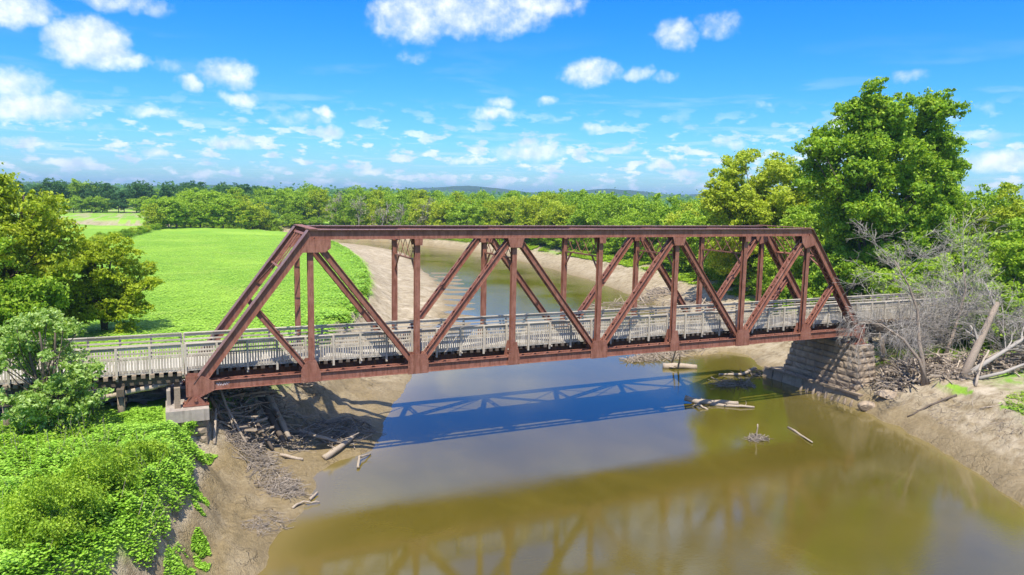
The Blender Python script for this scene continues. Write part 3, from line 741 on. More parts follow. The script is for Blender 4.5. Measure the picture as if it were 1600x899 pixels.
# ------------------------------------------------------------------ approach trestles
def trestle(name, x0, x1, bents, label, leanp=0):
    r = empty(name, ((x0+x1)/2, 2.35, .4), label, 'trestle')
    for yy in (1.0, 1.6, 3.1, 3.7):
        b = MB(((x0+x1)/2, yy, .3)); b.box(x0+.05, x1-.05, yy-.14, yy+.14, .05, .468); b.build('stringer', M['timber'], r)
    deck(x0, x1, r); railing(x0, x1, Y0, -1, r); railing(x0, x1, Y1, 1, r)
    for bx_ in bents:
        b = MB((bx_, 2.35, -.2)); b.box(bx_-.17, bx_+.17, .15, 4.6, -.30, .048); b.build('bent_cap', M['timber'], r)
        for k, yy in enumerate((.55, 1.75, 2.95, 4.15)):
            g = min(hz(bx_, yy), -1.2)-.5; b = MB((bx_, yy, g)); ln = leanp*(.5+.5*((k*7) % 3))
            b.tube([(bx_+ln*.9, yy-(.0 if leanp == 0 else .2), g), (bx_, yy, -.302)], [.20, .17], 9); b.build('pile', M['timber_pale'] if k == 0 else M['timber'], r, True)
        b = MB((bx_, 2.35, -1)); b.beam((bx_+.22, .3, -.5), (bx_+.22, 4.4, -1.6), .06, .2, up=(0, 0, 1)); b.build('cross_brace', M['timber'], r)
    return r
trestle('approach_trestle', -34, -.55, [-3.45, -8.3, -13.2, -18.1, -23, -28, -33], 'timber trestle carrying the fenced walkway at the left end of the bridge')
trestle('approach_trestle', 48.55, 84, [51.3, 56.2, 61, 66, 71, 76, 81], 'timber trestle carrying the fenced walkway into the woods right of the bridge', .8)

# ------------------------------------------------------------------ stone piers
def pier(name, x0, x1, y0, y1, ztop, zbot, batter, capz, label, course=.48, capmat='stone', nose=False):
    r = empty(name, ((x0+x1)/2, (y0+y1)/2, zbot), label, 'bridge pier')
    z = ztop-capz; b = MB(((x0+x1)/2, (y0+y1)/2, zbot)); rr = random.Random(3); row = 0
    core = MB(((x0+x1)/2, (y0+y1)/2, zbot))
    while z > zbot:
        h = course*rr.uniform(.85, 1.15); off = (ztop-z)*batter+.0
        a0, a1, b0, b1 = x0-off, x1+off, y0-off, y1+off*(2.2 if nose else 1)
        core.box(a0+.16, a1-.16, b0+.16, b1-.16, z-h, z)
        def run(fixed, lo, hi, axis, sgn):
            p = lo; first = True
            while p < hi-.05:
                L = rr.uniform(.7, 1.5)
                if first and row % 2: L *= .5
                first = False
                q = min(p+L, hi)
                if hi-q < .35: q = hi
                g = .012; bul = rr.uniform(.0, .07); dz = .012
                # rock-faced block: bulging face built from a 4x3 grid
                nu, nv = 5, 4; vs = []; 
                for vi in range(nv):
                    for ui in range(nu):
                        u_ = p+g+(q-p-2*g)*ui/(nu-1); w_ = z-h+dz+(h-2*dz)*vi/(nv-1)
                        edge = ui in (0, nu-1) or vi in (0, nv-1)
                        dd = (0 if edge else .035+bul+rr.uniform(-.03, .04))
                        f = fixed+sgn*dd
                        vs.append((f, u_, w_) if axis == 'x' else (u_, f, w_))
                base = fixed-sgn*.2
                for (u_, w_) in ((p+g, z-h+dz), (q-g, z-h+dz), (q-g, z-dz), (p+g, z-dz)):
                    vs.append((base, u_, w_) if axis == 'x' else (u_, base, w_))
                fs = [(vi*nu+ui, vi*nu+ui+1, (vi+1)*nu+ui+1, (vi+1)*nu+ui) for vi in range(nv-1) for ui in range(nu-1)]
                B = nu*nv
                fs += [tuple([B, B+1]+list(range(nu-1, -1, -1))), tuple([B+3, B+2]+[ (nv-1)*nu+i for i in range(nu-1, -1, -1)])[:2]+tuple((nv-1)*nu+i for i in range(nu-1, -1, -1))]
                fs += [tuple([B, B+3]+[vi*nu for vi in range(nv-1, -1, -1)]), tuple([B+1, B+2]+[vi*nu+nu-1 for vi in range(nv-1, -1, -1)])]
                b.add(vs, fs); p = q
        run(a0, b0, b1, 'x', -1); run(a1, b0, b1, 'x', 1); run(b0, a0, a1, 'y', -1); run(b1, a0, a1, 'y', 1)
        z -= h; row += 1
    core.build('rubble_core', M['stone'], r); b.build('stone_courses', M['stone'], r)
    return r
lp = pier('stone_pier', -1.25, .45, -.75, 5.9, -1.02, -5.6, .02, .55, 'pale stone pier with a concrete cap under the left end of the bridge')
b = MB((-.4, 2.5, -1.3)); b.box(-1.42, .60, -.98, 6.1, -1.62, -1.02); o = b.build('concrete_cap', M['concrete'], lp)
b = MB((-.9, 2.5, -.9)); 
b.box(-1.36, -1.18, .3, 4.6, -1.017, -.25); b.build('back_wall', M['concrete'], lp)
for yy in (-.30, 1.5, 3.3, 5.0):
    b = MB((-.86, yy, -1)); b.box(-1.0, -.72, yy-.14, yy+.14, -1.017, .04); b.build('timber_post', M['timber_pale'], lp)
rp = pier('stone_pier', 47.25, 48.85, -.85, 5.7, -1.02, -5.0, .11, .0, 'large brown stone pier at the water under the right end of the bridge', .50, nose=True)
b = MB((48, 2.4, -1.0)); b.box(47.35, 48.75, -.75, 5.6, -1.3, -1.003); b.build('bearing_top', M['concrete'], rp)
# timber and concrete footing ledge with worn stubs at the waterline
b = MB((46.3, 2.4, -5)); 
for k in range(9):
    ya = -2.0+k*1.1; b.prism([(45.95+random.uniform(-.12, .1), -5.9), (49.5, -5.9), (49.4, -4.62), (46.15+random.uniform(-.1, .12), -4.50+random.uniform(-.08, .06))], ya+.015, ya+1.085)
b.build('footing', M['stone'], rp)
for k in range(9):
    yy = -2.0+k*.62; b = MB((45.7, yy, -5.4)); x = 45.62-random.uniform(0, .12)
    b.tube([(x-.15, yy, -5.7), (x-.05, yy+.03, -5.15), (x+.06, yy+.04, -4.85+random.uniform(-.2, .12))], [.13, .12, .07], 8); b.build('stub_pile', M['timber_pale'], rp, True)
b = MB((46, 3, -4.4)); b.beam((46.02, -2.3, -4.42), (46.0, 7.6, -4.38), .20, .14); b.build('edge_timber', M['timber_pale'], rp)

# boulders by the right pier
def boulder(x, y, s, label, seed):
    import bmesh
    bm = bmesh.new(); bmesh.ops.create_icosphere(bm, subdivisions=3, radius=1); r_ = random.Random(seed); ax = [Vector((r_.gauss(0, 1), r_.gauss(0, 1), r_.gauss(0, 1))).normalized() for _ in range(9)]
    cut = [r_.uniform(.6, .95) for _ in ax]
    for v in bm.verts:
        for a, c_ in zip(ax, cut):
            d = v.co.dot(a)
            if d > c_: v.co -= a*(d-c_)*.9
        v.co += v.normal*r_.uniform(-.02, .02); v.co = Vector((v.co.x*s[0], v.co.y*s[1], v.co.z*s[2]))
    me = bpy.data.meshes.new('boulder'); bm.to_mesh(me); bm.free(); me.materials.append(M['stone'])
    o = mesh_obj('boulder', me); o.location = (x, y, max(hz(x, y), WZ)+s[2]*.25); tag(o, label, 'rock'); return o
boulder(45.6, -3.3, (.75, .6, .38), 'pale flat boulder at the waterline touching the foot of the right pier', 4)
boulder(46.9, -3.9, (.8, .65, .42), 'larger pale boulder on the sand just right of the flat boulder by the right pier', 5)

# ------------------------------------------------------------------ driftwood
def log(path, r0, r1, label, stubs=3, mat='log', name='log', cat='log', n=9):
    b = MB(path[0]); pts = [Vector(p) for p in path]
    dense = []; rad = []
    for i in range(len(pts)-1):
        for k in range(4): dense.append(pts[i].lerp(pts[i+1], k/4)+Vector((random.gauss(0, .02), random.gauss(0, .02), random.gauss(0, .02))))
    dense.append(pts[-1])
    for i in range(len(dense)): s = i/(len(dense)-1); rad.append((r0+(r1-r0)*s)*random.uniform(.9, 1.1))
    b.tube(dense, rad, n)
    for _ in range(stubs):
        i = random.randrange(1, len(dense)-1); d = Vector((random.gauss(0, 1), random.gauss(0, 1), abs(random.gauss(0, .8)))).normalized(); L = random.uniform(.3, 1.1)*max(.5, r0*4)
        bare_tree(b, dense[i], d, L, rad[i]*.45, 1, .5, 0, (1, 2), 5)
    return tag(b.build(name, M[mat], None, True), label, cat)
def G(x, y, dz=0): return (x, y, max(hz(x, y), WZ)+dz)
# floating log with a forked tail
log([(34.2, 3.5, WZ+.35), (34.9, 2.9, WZ+.14), (36.2, 2.2, WZ+.14), (37.6, 1.5, WZ+.10)], .22, .17, 'thick pale log floating in the river right at the end of the bridge shadow', 2)
log([(35.6, 2.2, WZ+.02), (37.0, 1.0, WZ+.10), (38.2, .4, WZ+.05)], .14, .07, 'slender forked branch floating against the thick pale log', 3)
log([(34.2, 2.6, WZ-.05), (34.3, 2.0, WZ+.22), (34.6, 1.3, WZ-.02)], .10, .07, 'short curved snag poking out of the water just below the thick floating log', 0)
log([(37.0, -4.2, WZ+.02), (35.9, -7.3, WZ+.08)], .08, .05, 'straight pale stick floating in the open river below the right pier', 0)
log([(33.2, -5.2, WZ-.1), (33.15, -5.3, WZ+1.0)], .06, .04, 'upright pale stick standing in a snag out in the river', 0)
log([(41.4, 14.7, WZ+.1), (41.0, 13.6, WZ+2.0)], .10, .05, 'bleached upright branch rising from the mud spit beyond the bridge', 2)
log([(39.6, 13.6, WZ+.1), (40.8, 13.0, WZ+.22), (42.4, 12.4, WZ+.1)], .32, .24, 'rounded log stranded at the tip of the mud spit beyond the bridge', 2)
log([(46.6, 9.4, WZ+.3), (44.4, 8.6, WZ+.15), (42.6, 9.6, WZ+.05)], .16, .09, 'long branch lying in the water against the far foot of the right pier', 3)
log([G(6.6, .6, .1), G(7.9, 1.6, .25), G(8.9, 3.1, .2)], .20, .13, 'stout broken log lying at the left shore in the bridge shadow edge', 4)
log([G(8.2, -1.0, .06), G(8.5, .0, .35), G(9.4, 1.0, .05)], .08, .05, 'arched pale branch at the left waterline below the shadow', 1)
log([(11.5, 8.6, WZ+.05), (11.8, 10.6, WZ+.2), (12.3, 12.2, WZ+.15)], .14, .11, 'long pale log lying along the left water edge beyond the bridge', 1)
log([G(4.2, .6, .05), G(5.4, .2, .08)], .09, .08, 'short straight log on the wet sand of the left shore', 0)
log([G(1.2, 4.5, .15), G(2.9, 2.6, .3), G(3.9, 1.0, .1)], .16, .10, 'long dark log running down the left bank in the bridge shade', 3, 'bark')
log([G(3.2, 5.6, .1), (3.6, 4.2, -2.0), G(4.6, 2.0, .2)], .30, .16, 'thick bent trunk arching over the debris under the bridge', 3, 'bark')
log([(.75, .9, -.9), (1.2, 1.2, -2.2), G(1.5, 1.6, 0)], .10, .09, 'dark pole leaning against the bridge right beside the left pier', 0, 'timber')
log([G(.8, -.6, .05), G(1.0, 1.2, .7)], .09, .07, 'pale leaning pole at the base of the left pier', 1)
log([(-6.5, -.2, -.75), (-4.6, .6, -.45), (-2.0, .9, -.12), (-1.1, 1.3, -.05)], .15, .11, 'long barkless pole wedged under the left trestle', 1)
log([G(5.0, -4.4, .08), G(5.5, -3.7, .12)], .07, .05, 'small pale log at the edge of the left mud flat', 1)
log([G(4.0, -5.4, .05), G(4.6, -4.8, .15), G(5.4, -4.9, .05)], .06, .03, 'crooked thin branch on the left mud flat by the water', 2)
log([G(48.2, -8.2, .1), G(46.4, -7.6, .15), G(45.2, -6.9, .05)], .09, .05, 'dark branch lying across the right sand bank', 3, 'bark')
log([G(47.6, -12.2, .05), G(46.6, -10.9, .1)], .06, .04, 'thin grey branch lying on the right sand bank near its grass', 2)
def heap(name, spots, n, lr, rr, label, mat='twig', flat=.35, curl=.12, kids=.25, kind='stuff'):
    """tangle of sticks: spots (x,y,rx,ry,h)"""
    cx = np.mean([s[0] for s in spots]); cy = np.mean([s[1] for s in spots]); b = MB((cx, cy, hz(cx, cy)))
    for i in range(n):
        s = random.choice(spots); a = random.uniform(0, 6.283); q = random.random()**.6
        x = s[0]+s[2]*q*math.cos(a); y = s[1]+s[3]*q*math.sin(a); h = s[4]*(1-q)*random.random()
        z = max(hz(x, y), WZ)+.03+h; L = random.uniform(*lr); t_ = random.uniform(0, 6.283)
        if len(s) > 5 and random.random() < .6: t_ = s[5]+random.gauss(0, .35)
        d = Vector((math.cos(t_), math.sin(t_), random.gauss(0, flat)*.6)).normalized(); r_ = random.uniform(*rr)
        p = Vector((x, y, z))-d*L/2; pts = []; R_ = []
        for k in range(4):
            pts.append(p.copy()); R_.append(r_*(1-.2*k)); d = (d+Vector((random.gauss(0, curl), random.gauss(0, curl), random.gauss(0, curl*.5)))).normalized(); p = p+d*(L/3)
        gz = [max(hz(v.x, v.y), WZ)+r_*.5 for v in pts]
        for v, g_ in zip(pts, gz): v.z = max(v.z, g_)
        b.tube(pts, R_, 4, cap=True)
        if random.random() < kids:
            v = pts[2]; e = v+Vector((random.gauss(0, .3), random.gauss(0, .3), abs(random.gauss(0, .2)))).normalized()*L*.4; b.tube([v, e], [R_[2]*.7, R_[2]*.3], 3)
    o = b.build(name, M[mat]); return tag(o, label, 'driftwood', None, kind)
heap('driftwood_heap', [(1.9, 3.2, 1.3, 2.2, 1.9), (3.1, 4.0, 1.6, 2.4, 1.8), (2.0, 6.0, 1.8, 2.4, 1.7), (.9, 7.2, 1.8, 2.2, 1.3)], 560, (.7, 3.0), (.02, .10), 'tangled dark driftwood heap beside the left pier under the bridge', 'log')
heap('driftwood_heap', [(6.2, 3.5, 2.4, 1.5, .45), (8.0, 3.6, 1.8, 1.5, .35), (9.0, 5.0, 1.6, 1.5, .3), (5.0, 2.4, 1.6, 1.2, .3)], 330, (.5, 1.8), (.012, .045), 'brushwood strewn over the shaded left shore', 'twig')
heap('driftwood_heap', [(3.8, 9.2, 2.2, 2.2, .9), (2.2, 10.2, 2.2, 2.0, 1.0), (5.8, 9.6, 1.6, 1.6, .5)], 380, (.6, 2.4), (.02, .08), 'sunlit pale driftwood heap seen below the left panels of the bridge', 'log')
log([G(2.4, 7.4, .5), G(3.2, 5.4, 1.3), G(4.4, 3.4, .7), G(5.0, 2.2, .15)], .26, .13, 'big crooked trunk lying on top of the dark driftwood heap', 5, 'log')
log([G(.9, 2.6, .1), G(1.6, 1.4, 1.0), G(2.6, .6, .1)], .09, .06, 'bowed branch leaning over the foot of the dark driftwood heap', 3, 'log')
log([G(1.2, 2.0, 1.6), G(2.0, .9, .1)], .08, .06, 'pale straight pole propped against the dark driftwood heap', 0, 'log')
log([G(5.6, 3.4, .2), G(6.8, 2.4, .35), G(8.0, 2.2, .1)], .13, .08, 'forked dark log half in the shade on the left shore', 4, 'log')
heap('driftwood_heap', [(-5, 5, 3.2, 2.2, .9, .2), (-2.5, 4.6, 1.6, 2.0, .9, .2), (-8, 5, 2.5, 2, .8, .2)], 260, (1., 3.2), (.04, .13), 'stacked old timbers and logs lying beneath the left trestle', 'log')
heap('twig_litter', [(2.8, .2, 1.1, 1.5, .22), (3.4, -1.6, 1.1, 1.7, .2), (3.9, -3.3, 1.0, 1.2, .15), (2.2, 1.0, 1.0, 1.0, .2)], 760, (.25, 1.3), (.008, .030), 'scattered broken twigs along the left mud flat')
heap('twig_litter', [(3.0, -6.6, .8, .9, .08), (2.2, -7.4, .7, .6, .06)], 170, (.2, .7), (.006, .018), 'small patch of twigs at the bottom of the left mud flat')
heap('driftwood_heap', [(50.2, -2.6, 1.9, 1.6, 1.1, .9), (49.2, -3.4, 1.4, 1.2, .7, .9), (52.2, -4.0, 2.4, 1.8, 1.5, .9), (54.8, -5.6, 2.6, 2.2, 1.6, .9), (57.4,-7.2,2.4,2.0,1.4,.9), (51.2,-6.0,1.6,1.0,.7)], 900, (.8, 3.6), (.02, .10), 'wide heap of grey brush and logs piled on the right bank', 'log')
heap('driftwood_heap', [(42.0, 17.6, 2.8, 1.2, .5), (45.5, 18.4, 3.0, 1.3, .6), (39.6, 17.2, 1.5, .6, .3), (50, 20, 3, 1.5, .5)], 420, (.8, 2.6), (.02, .06), 'pale brush heap along the mud spit beyond the bridge', 'log')
heap('driftwood_heap', [(41.0, 6.6, 1.3, .7, .45), (42.2, 6.0, .9, .6, .4)], 90, (.5, 1.8), (.015, .05), 'tangle of branches caught in the water left of the right pier', 'twig', .8)
heap('driftwood_heap', [(46.8, 6.6, .5, 1.6, .5), (46.4, 8.6, 1.2, .9, .4), (46.6, 1.5, .25, 2.5, .2), (48.5, -2.2, 1.2, .6, .3)], 150, (.5, 2.0), (.012, .05), 'washed-up sticks caught against the foot of the right pier', 'twig')
heap('driftwood_heap', [(33.2, -5.3, .75, .6, .28)], 70, (.3, .9), (.012, .035), 'small round snag of sticks out in the river', 'twig', .7)
heap('driftwood_heap', [(58, 46, 7, 5, .7), (66, 52, 3, 4, .6), (62, 40, 4, 4, .8), (56,30,4,4,.6)], 260, (1.5, 4), (.04, .12), 'bleached drift logs along the far right shore', 'log')
heap('twig_litter', [(45.5, -12, 1.5, 3.5, .04), (47, -8, 1.2, 2, .06), (46.5, -5, 1.0, 1.0, .06)], 160, (.2, .8), (.006, .02), 'thin sticks scattered over the right sand bank')
log([G(60.5, 40.0, -.2), (60.6, 40.1, WZ+2.6)], .28, .2, 'pale broken stump standing at the far right shore', 2, 'log', 'stump', 'stump')

# ------------------------------------------------------------------ near vegetation
def cover_stuff(name, pts_fn, n, size, mat, label, hgt, jit=.45, up=.6):
    V = pts_fn(n); F_ = np.zeros((len(V), 3)); F_[:, 2] = 1
    v, f = leaves(V, F_, size, jit, up, .75)
    return tag(mesh_obj(name, np_mesh(name, v, f, LM[mat])), label, 'plants', None, 'stuff')
def vine_pts(n):
    m = int(n*2.2); x = rng.uniform(-14, 2.2, m); y = rng.uniform(-22, 2.5, m)
    z, t_, s_, dr, db, ir, ib = terrain(x, y); edge = fbm(x*.7, y*.7, 3, 9)
    lim = .80+.14*(edge-.45)*3
    ok = ((ib < .5) | (t_ > lim)) & (s_ < 0) & ~((x > -1.6) & (y > -1.1))
    # a bare slip in the bank and clear ground under the deck
    ok &= (y < 1.6)
    x, y = x[ok][:n], y[ok][:n]; z = height(x, y)
    m1 = fbm(x*.55, y*.55, 3, 21); m2 = vnoise(x*1.8, y*1.8, 22); tall = np.clip((fbm(x*.28, y*.28, 2, 25)-.38)*5, 0, 1)*np.clip((-y-5)/4, 0, 1)
    m3 = vnoise(x*3.6, y*3.6, 23); m4 = np.clip((.44-vnoise(x*1.1, y*1.1, 27))*6, 0, 1)*np.clip(edge[ok][:n]*2.4-.5, 0, 1); h = (.10+.85*m1+.38*m2+.26*m3+tall*.5)*(1-.72*m4)
    h = h*np.clip((-y-.2)/4.5, .22, .85)
    h = h*np.clip(np.hypot((x+.3)/2.2, (y+1.2)/2.2), .35, 1)
    u = rng.uniform(0, 1, len(x))**.45
    return np.stack([x+rng.normal(0, .03, len(x)), y+rng.normal(0, .03, len(x)), z+h*u], 1)
def tall_weeds():
    # wiry stalks and feathery weeds standing out of the vines
    b = MB((-5, -8, -1)); P_ = []
    for _ in range(520):
        x, y = random.uniform(-11, -.8), random.uniform(-17, -1.5)
        z, t_, s_, dr, db, ir, ib = [float(a[0]) for a in terrain([x], [y])]
        if s_ > 0 or (ib > .5 and t_ < .86): continue
        if vnoise(x*.6, y*.6, 77) < .5: continue
        h = random.uniform(.7, 1.7); zz_ = hz(x, y); d = Vector((random.gauss(0, .2), random.gauss(0, .2), 1)).normalized(); pts = [Vector((x, y, zz_))]
        for k in range(3): d = (d+Vector((random.gauss(0, .12), random.gauss(0, .12), 0))).normalized(); pts.append(pts[-1]+d*h/3)
        b.tube(pts, [.014, .011, .009, .006], 3, False)
        for k in range(26):
            s_ = random.uniform(.25, 1)*3; i = min(2, int(s_)); p = pts[i].lerp(pts[i+1], s_-i); P_.append((p.x+random.gauss(0, .09), p.y+random.gauss(0, .09), p.z+random.gauss(0, .05)))
    st = b.build('dry_weed_stalks', M['twig']); tag(st, 'thin dry stalks standing among the vines on the left bank', 'plants', None, 'stuff')
    C = np.array(P_); N = rng.normal(size=C.shape)*.6; N[:, 2] += .6
    v, f = leaves(C, N, .15, .7, .1, .32); tag(mesh_obj('feathery_weeds', np_mesh('feathery_weeds', v, f, LM['mid'])), 'feathery narrow-leaved weeds rising above the vines on the left bank', 'plants', None, 'stuff')
tall_weeds()
cover_stuff('ground_cover', vine_pts, 200000, .115, 'kudzu', 'lush bright green vines and weeds covering the left foreground bank', .6)
def weeds_at(spots, n, hh=.35):
    def f(_):
        P_ = []
        for (cx, cy, rx, ry) in spots:
            k = n//len(spots); a = rng.uniform(0, 2*math.pi, k); q = np.sqrt(rng.uniform(0, 1, k)); x = cx+rx*q*np.cos(a); y = cy+ry*q*np.sin(a)
            keep = fbm(x*1.2, y*1.2, 3, 55) > .40; x, y = x[keep], y[keep]
            P_.append(np.stack([x, y, height(x, y)+rng.uniform(0, hh, len(x))*fbm(x*2, y*2, 2, 5)*1.6], 1))
        return np.concatenate(P_)
    return f
cover_stuff('weeds', weeds_at([(-.9, -13.3, .6, 2.2), (-.2, -10.6, .35, .9), (-.2, -7.6, .5, 1.2)], 9000, .3), 0, .10, 'kudzu', 'low weeds growing on the sandy slope of the left bank', .3)
cover_stuff('weeds', weeds_at([(2.6, 7.2, 2.2, 1.4), (-2.4, 6.2, 2.0, 1.5), (-5.6, 8, 3, 2.5)], 14000, .4), 0, .13, 'kudzu', 'green weeds growing behind the driftwood under the left trestle', .3)
cover_stuff('weeds', weeds_at([(54.5, 1.0, 4.0, 2.6), (50.5, 4, 2.6, 2.5), (49.6, -14.5, 3.2, 3.4), (58, -2, 4, 3)], 22000, .35), 0, .14, 'bright', 'bright green weeds beside the right pier and along the right bank', .3)
# vine climbing the left pier
pf = [(-1.2, -1.15, -2.6, .5), (-.6, -1.2, -2.0, .35), (-.25, -1.15, -1.75, .25), (-.9, -1.3, -3.0, .6), (-1.5, -1.0, -1.9, .4), (-.7, -1.3, -3.1, .35)]
v, f = puff_leaves(pf, 5200, .12, .16); tag(mesh_obj('climbing_vine', np_mesh('climbing_vine', v, f, LM['kudzu'])), 'leafy green vine climbing over the front of the left pier', 'vine')
# bushy shrubs standing in the foreground vines
def shrub(x, y, r, h, leaf, nl, ls, label, grp=None, stems=9, name='shrub'):
    z = hz(x, y)-.1; root = empty(name, (x, y, z), label, 'shrub', grp)
    pf = crown_puffs([(0, 0, h*.5, r, r, h*.5)], max(12, int(r*14)), r*.22, r*.42, .3)
    V, F_ = puff_leaves(pf, nl, ls, r*.16, .6, .9); b = MB()
    for _ in range(stems):
        p = random.choice(pf); limb_tube(b, (random.gauss(0, .08), random.gauss(0, .08), 0), p[:3], .03*max(1, h*.4), .008, 4)
    o = b.build('stems', M['bark'], root, True); o.location = (0, 0, 0)
    mesh_obj('foliage', np_mesh(name+'_foliage', V, F_, LM[leaf]), root); return root
shrub(-3.9, -11.8, 1.5, 2.0, 'mid', 20000, .09, 'fine-leaved dark green shrub on the edge of the left foreground bank')
shrub(-4.6, -14.3, 1.5, 2.1, 'bright', 18000, .09, 'bright green shrub at the bottom of the left foreground bank')
shrub(-2.8, -8.6, 1.2, 1.5, 'bright', 12000, .10, 'bushy green shrub overhanging the bare sandy slope on the left')

def T_(name, x, y, H, env, label, **kw):
    return tree(name, (x, y, hz(x, y)-.1), H, env, label, **kw)
# sapling in front of the left trestle
T_('willow_sapling', -6.4, -1.8, 6.4, [(0, 0, 3.2, 2.5, 2.1, 2.9), (-.3, .2, 5.2, 1.2, 1.1, 1.3), (1.2, -.2, 2.1, 1.6, 1.5, 1.5)], 'silvery green young tree growing in front of the left trestle fence', leaf='silver', npuff=90, rp=(.3, .62), nleaf=24000, ls=.17, sub=.2, tr=.10, leaders=3, limbs=40, shell=.25)
T_('broadleaf_tree', -11.6, 21.0, 13.2, [(0, 0, 7.0, 4.8, 4.5, 4.6), (-2.0, 0, 10.4, 2.6, 2.5, 2.8), (2.8, -1, 7.6, 2.3, 2.6, 3.4), (-3, -1, 3.4, 3.8, 3, 2.8), (1.2, 0, 9.6, 2.4, 2.4, 2.4)], 'tall yellow-green tree filling the left edge beyond the trestle', leaf='yellow', npuff=120, rp=(.7, 1.4), nleaf=62000, ls=.27, sub=.36, tr=.3, leaders=2, limbs=36, shell=.35)
T_('broadleaf_tree', -14.5, 13.5, 9.5, [(0, 0, 5.2, 4.2, 4, 4.2)], 'darker green tree low at the left edge behind the silvery sapling', leaf='mid', npuff=60, rp=(.7, 1.3), nleaf=28000, ls=.25, tr=.25, limbs=20)
T_('broadleaf_tree', -9.6, 13.8, 5.6, [(0, 0, 3.1, 2.3, 2.3, 2.6)], 'small dark green tree between the left tall tree and the trestle fence', leaf='mid', npuff=40, rp=(.5, 1.0), nleaf=18000, ls=.22, tr=.14, limbs=20)
T_('broadleaf_tree', -5.8, 24.0, 7.4, [(.2, 0, 5.4, 2.3, 2.2, 2.0), (-2.2, 0, 4.4, 2.1, 2.2, 2.0), (2.3, 0, 4.4, 1.8, 1.9, 1.7), (-.4, 0, 2.4, 3.0, 2.4, 1.9), (-2.8, 0, 2.2, 2.2, 2, 1.8), (1.6, -.3, 1.5, 2.2, 1.9, 1.5)], 'olive bronze bushy tree at the field edge behind the left trestle', leaf='olive', npuff=150, rp=(.45, .85), nleaf=80000, ls=.19, sub=.24, tr=.18, leaders=3, limbs=40, shell=.3)
# right-hand trees
T_('cottonwood_tree', 65.0, 12.5, 24, [(0, 0, 13.5, 6.6, 6, 7.5), (-2.4, .6, 20.4, 2.6, 3.0, 4.0), (-.3, 0, 20.0, 2.0, 2.4, 3.6), (5.2, -1, 19.4, 2.8, 3.2, 5.0), (6.2, -1, 14.5, 3.0, 3, 4.0), (-5.6, 2, 15.6, 3.2, 3.2, 4.4), (1.5, 0, 8.0, 7.0, 5.5, 5.5)], 'very tall dark green cottonwood rising highest against the sky on the right', leaf='dark', npuff=420, rp=(.75, 1.35), nleaf=210000, ls=.33, sub=.42, tr=.55, leaders=2, limbs=60, shell=.15)
T_('broadleaf_tree', 70.0, 36.0, 20.5, [(-1, 0, 14.0, 4.8, 5, 5.0), (-4.2, 0, 11.5, 3.6, 4, 5.2), (4.0, 0, 13.2, 3.8, 4, 5.2), (0, 0, 7.5, 7.0, 5, 5.0)], 'pale green spreading tree left of the tall cottonwood', leaf='yellow', npuff=170, rp=(.9, 1.6), nleaf=90000, ls=.36, sub=.45, tr=.4, leaders=2, limbs=46, shell=.4)
near_trees = [
 (67.5, 25.0, 12.5, 4.6, 'bright', 'leafy green tree filling the gap between the pale tree and the tall cottonwood', 26000),
 (75.0, 27.0, 14.5, 5.2, 'mid', 'green tree standing close behind the tall cottonwood on its left', 26000),
 (60.8, 12.0, 7.2, 3.8, 'mid', 'round green tree seen through the right end posts of the bridge', 24000),
 (58.0, 15.0, 5.2, 3.2, 'bright', 'low bright green tree behind the walkway at the right end of the bridge', 18000),
 (66.0, 18.5, 8.4, 3.8, 'dark', 'dark green tree right behind the last panels of the bridge', 22000),
 (62.0, 6.6, 7.0, 3.4, 'bright', 'bright green tree at the foot of the tall cottonwood behind the right walkway', 24000),
 (68.5, 5.4, 9.5, 4.0, 'bright', 'fresh green tree between the tall cottonwood and the right edge trees', 26000),
 (73.5, 1.5, 11.8, 4.8, 'bright', 'bushy fresh green tree behind the dead brush on the right', 30000),
 (66.5, -2.2, 9.4, 4.2, 'mid', 'dense green tree behind the leaning dead trunk on the right', 30000),
 (72.0, -6.6, 12.0, 5.0, 'bright', 'tall fresh green tree at the right edge of the picture', 32000),
 (64.5, -8.0, 7.6, 3.8, 'dark', 'dark green tree low at the right edge behind the dead branches', 24000),
 (79.0, 6.8, 14.0, 5.4, 'yellow', 'yellow-green tree rising behind the right edge trees', 26000),
 (62.5, -2.0, 5.6, 3.0, 'bright', 'low leafy bush tree just behind the dead brush on the right bank', 22000),
 (69.0, -.8, 10.6, 4.0, 'bright', 'light green tree standing between the bare brush and the right edge', 26000),
 (75.5, 10.5, 13.2, 4.6, 'bright', 'light green tree close behind the tall cottonwood on its right', 26000),
 (84.0, 14.0, 14.0, 5.4, 'mid', 'green tree farther back between the cottonwood and the right edge', 22000),
]
for k, (x, y, H, r, lf, lab, nl) in enumerate(near_trees):
    T_('broadleaf_tree', x, y, H, [(0, 0, H*.56, r, r, H*.42), (r*.4*math.cos(k), r*.4*math.sin(k), H*.74, r*.55, r*.55, H*.25), (-r*.5*math.cos(k), .2, H*.34, r*.75, r*.75, H*.26)], lab, leaf=lf, npuff=70, rp=(.6, 1.25), nleaf=nl, ls=.30, sub=.38, tr=.12+H*.012, limbs=26, leaders=2, shell=.35)

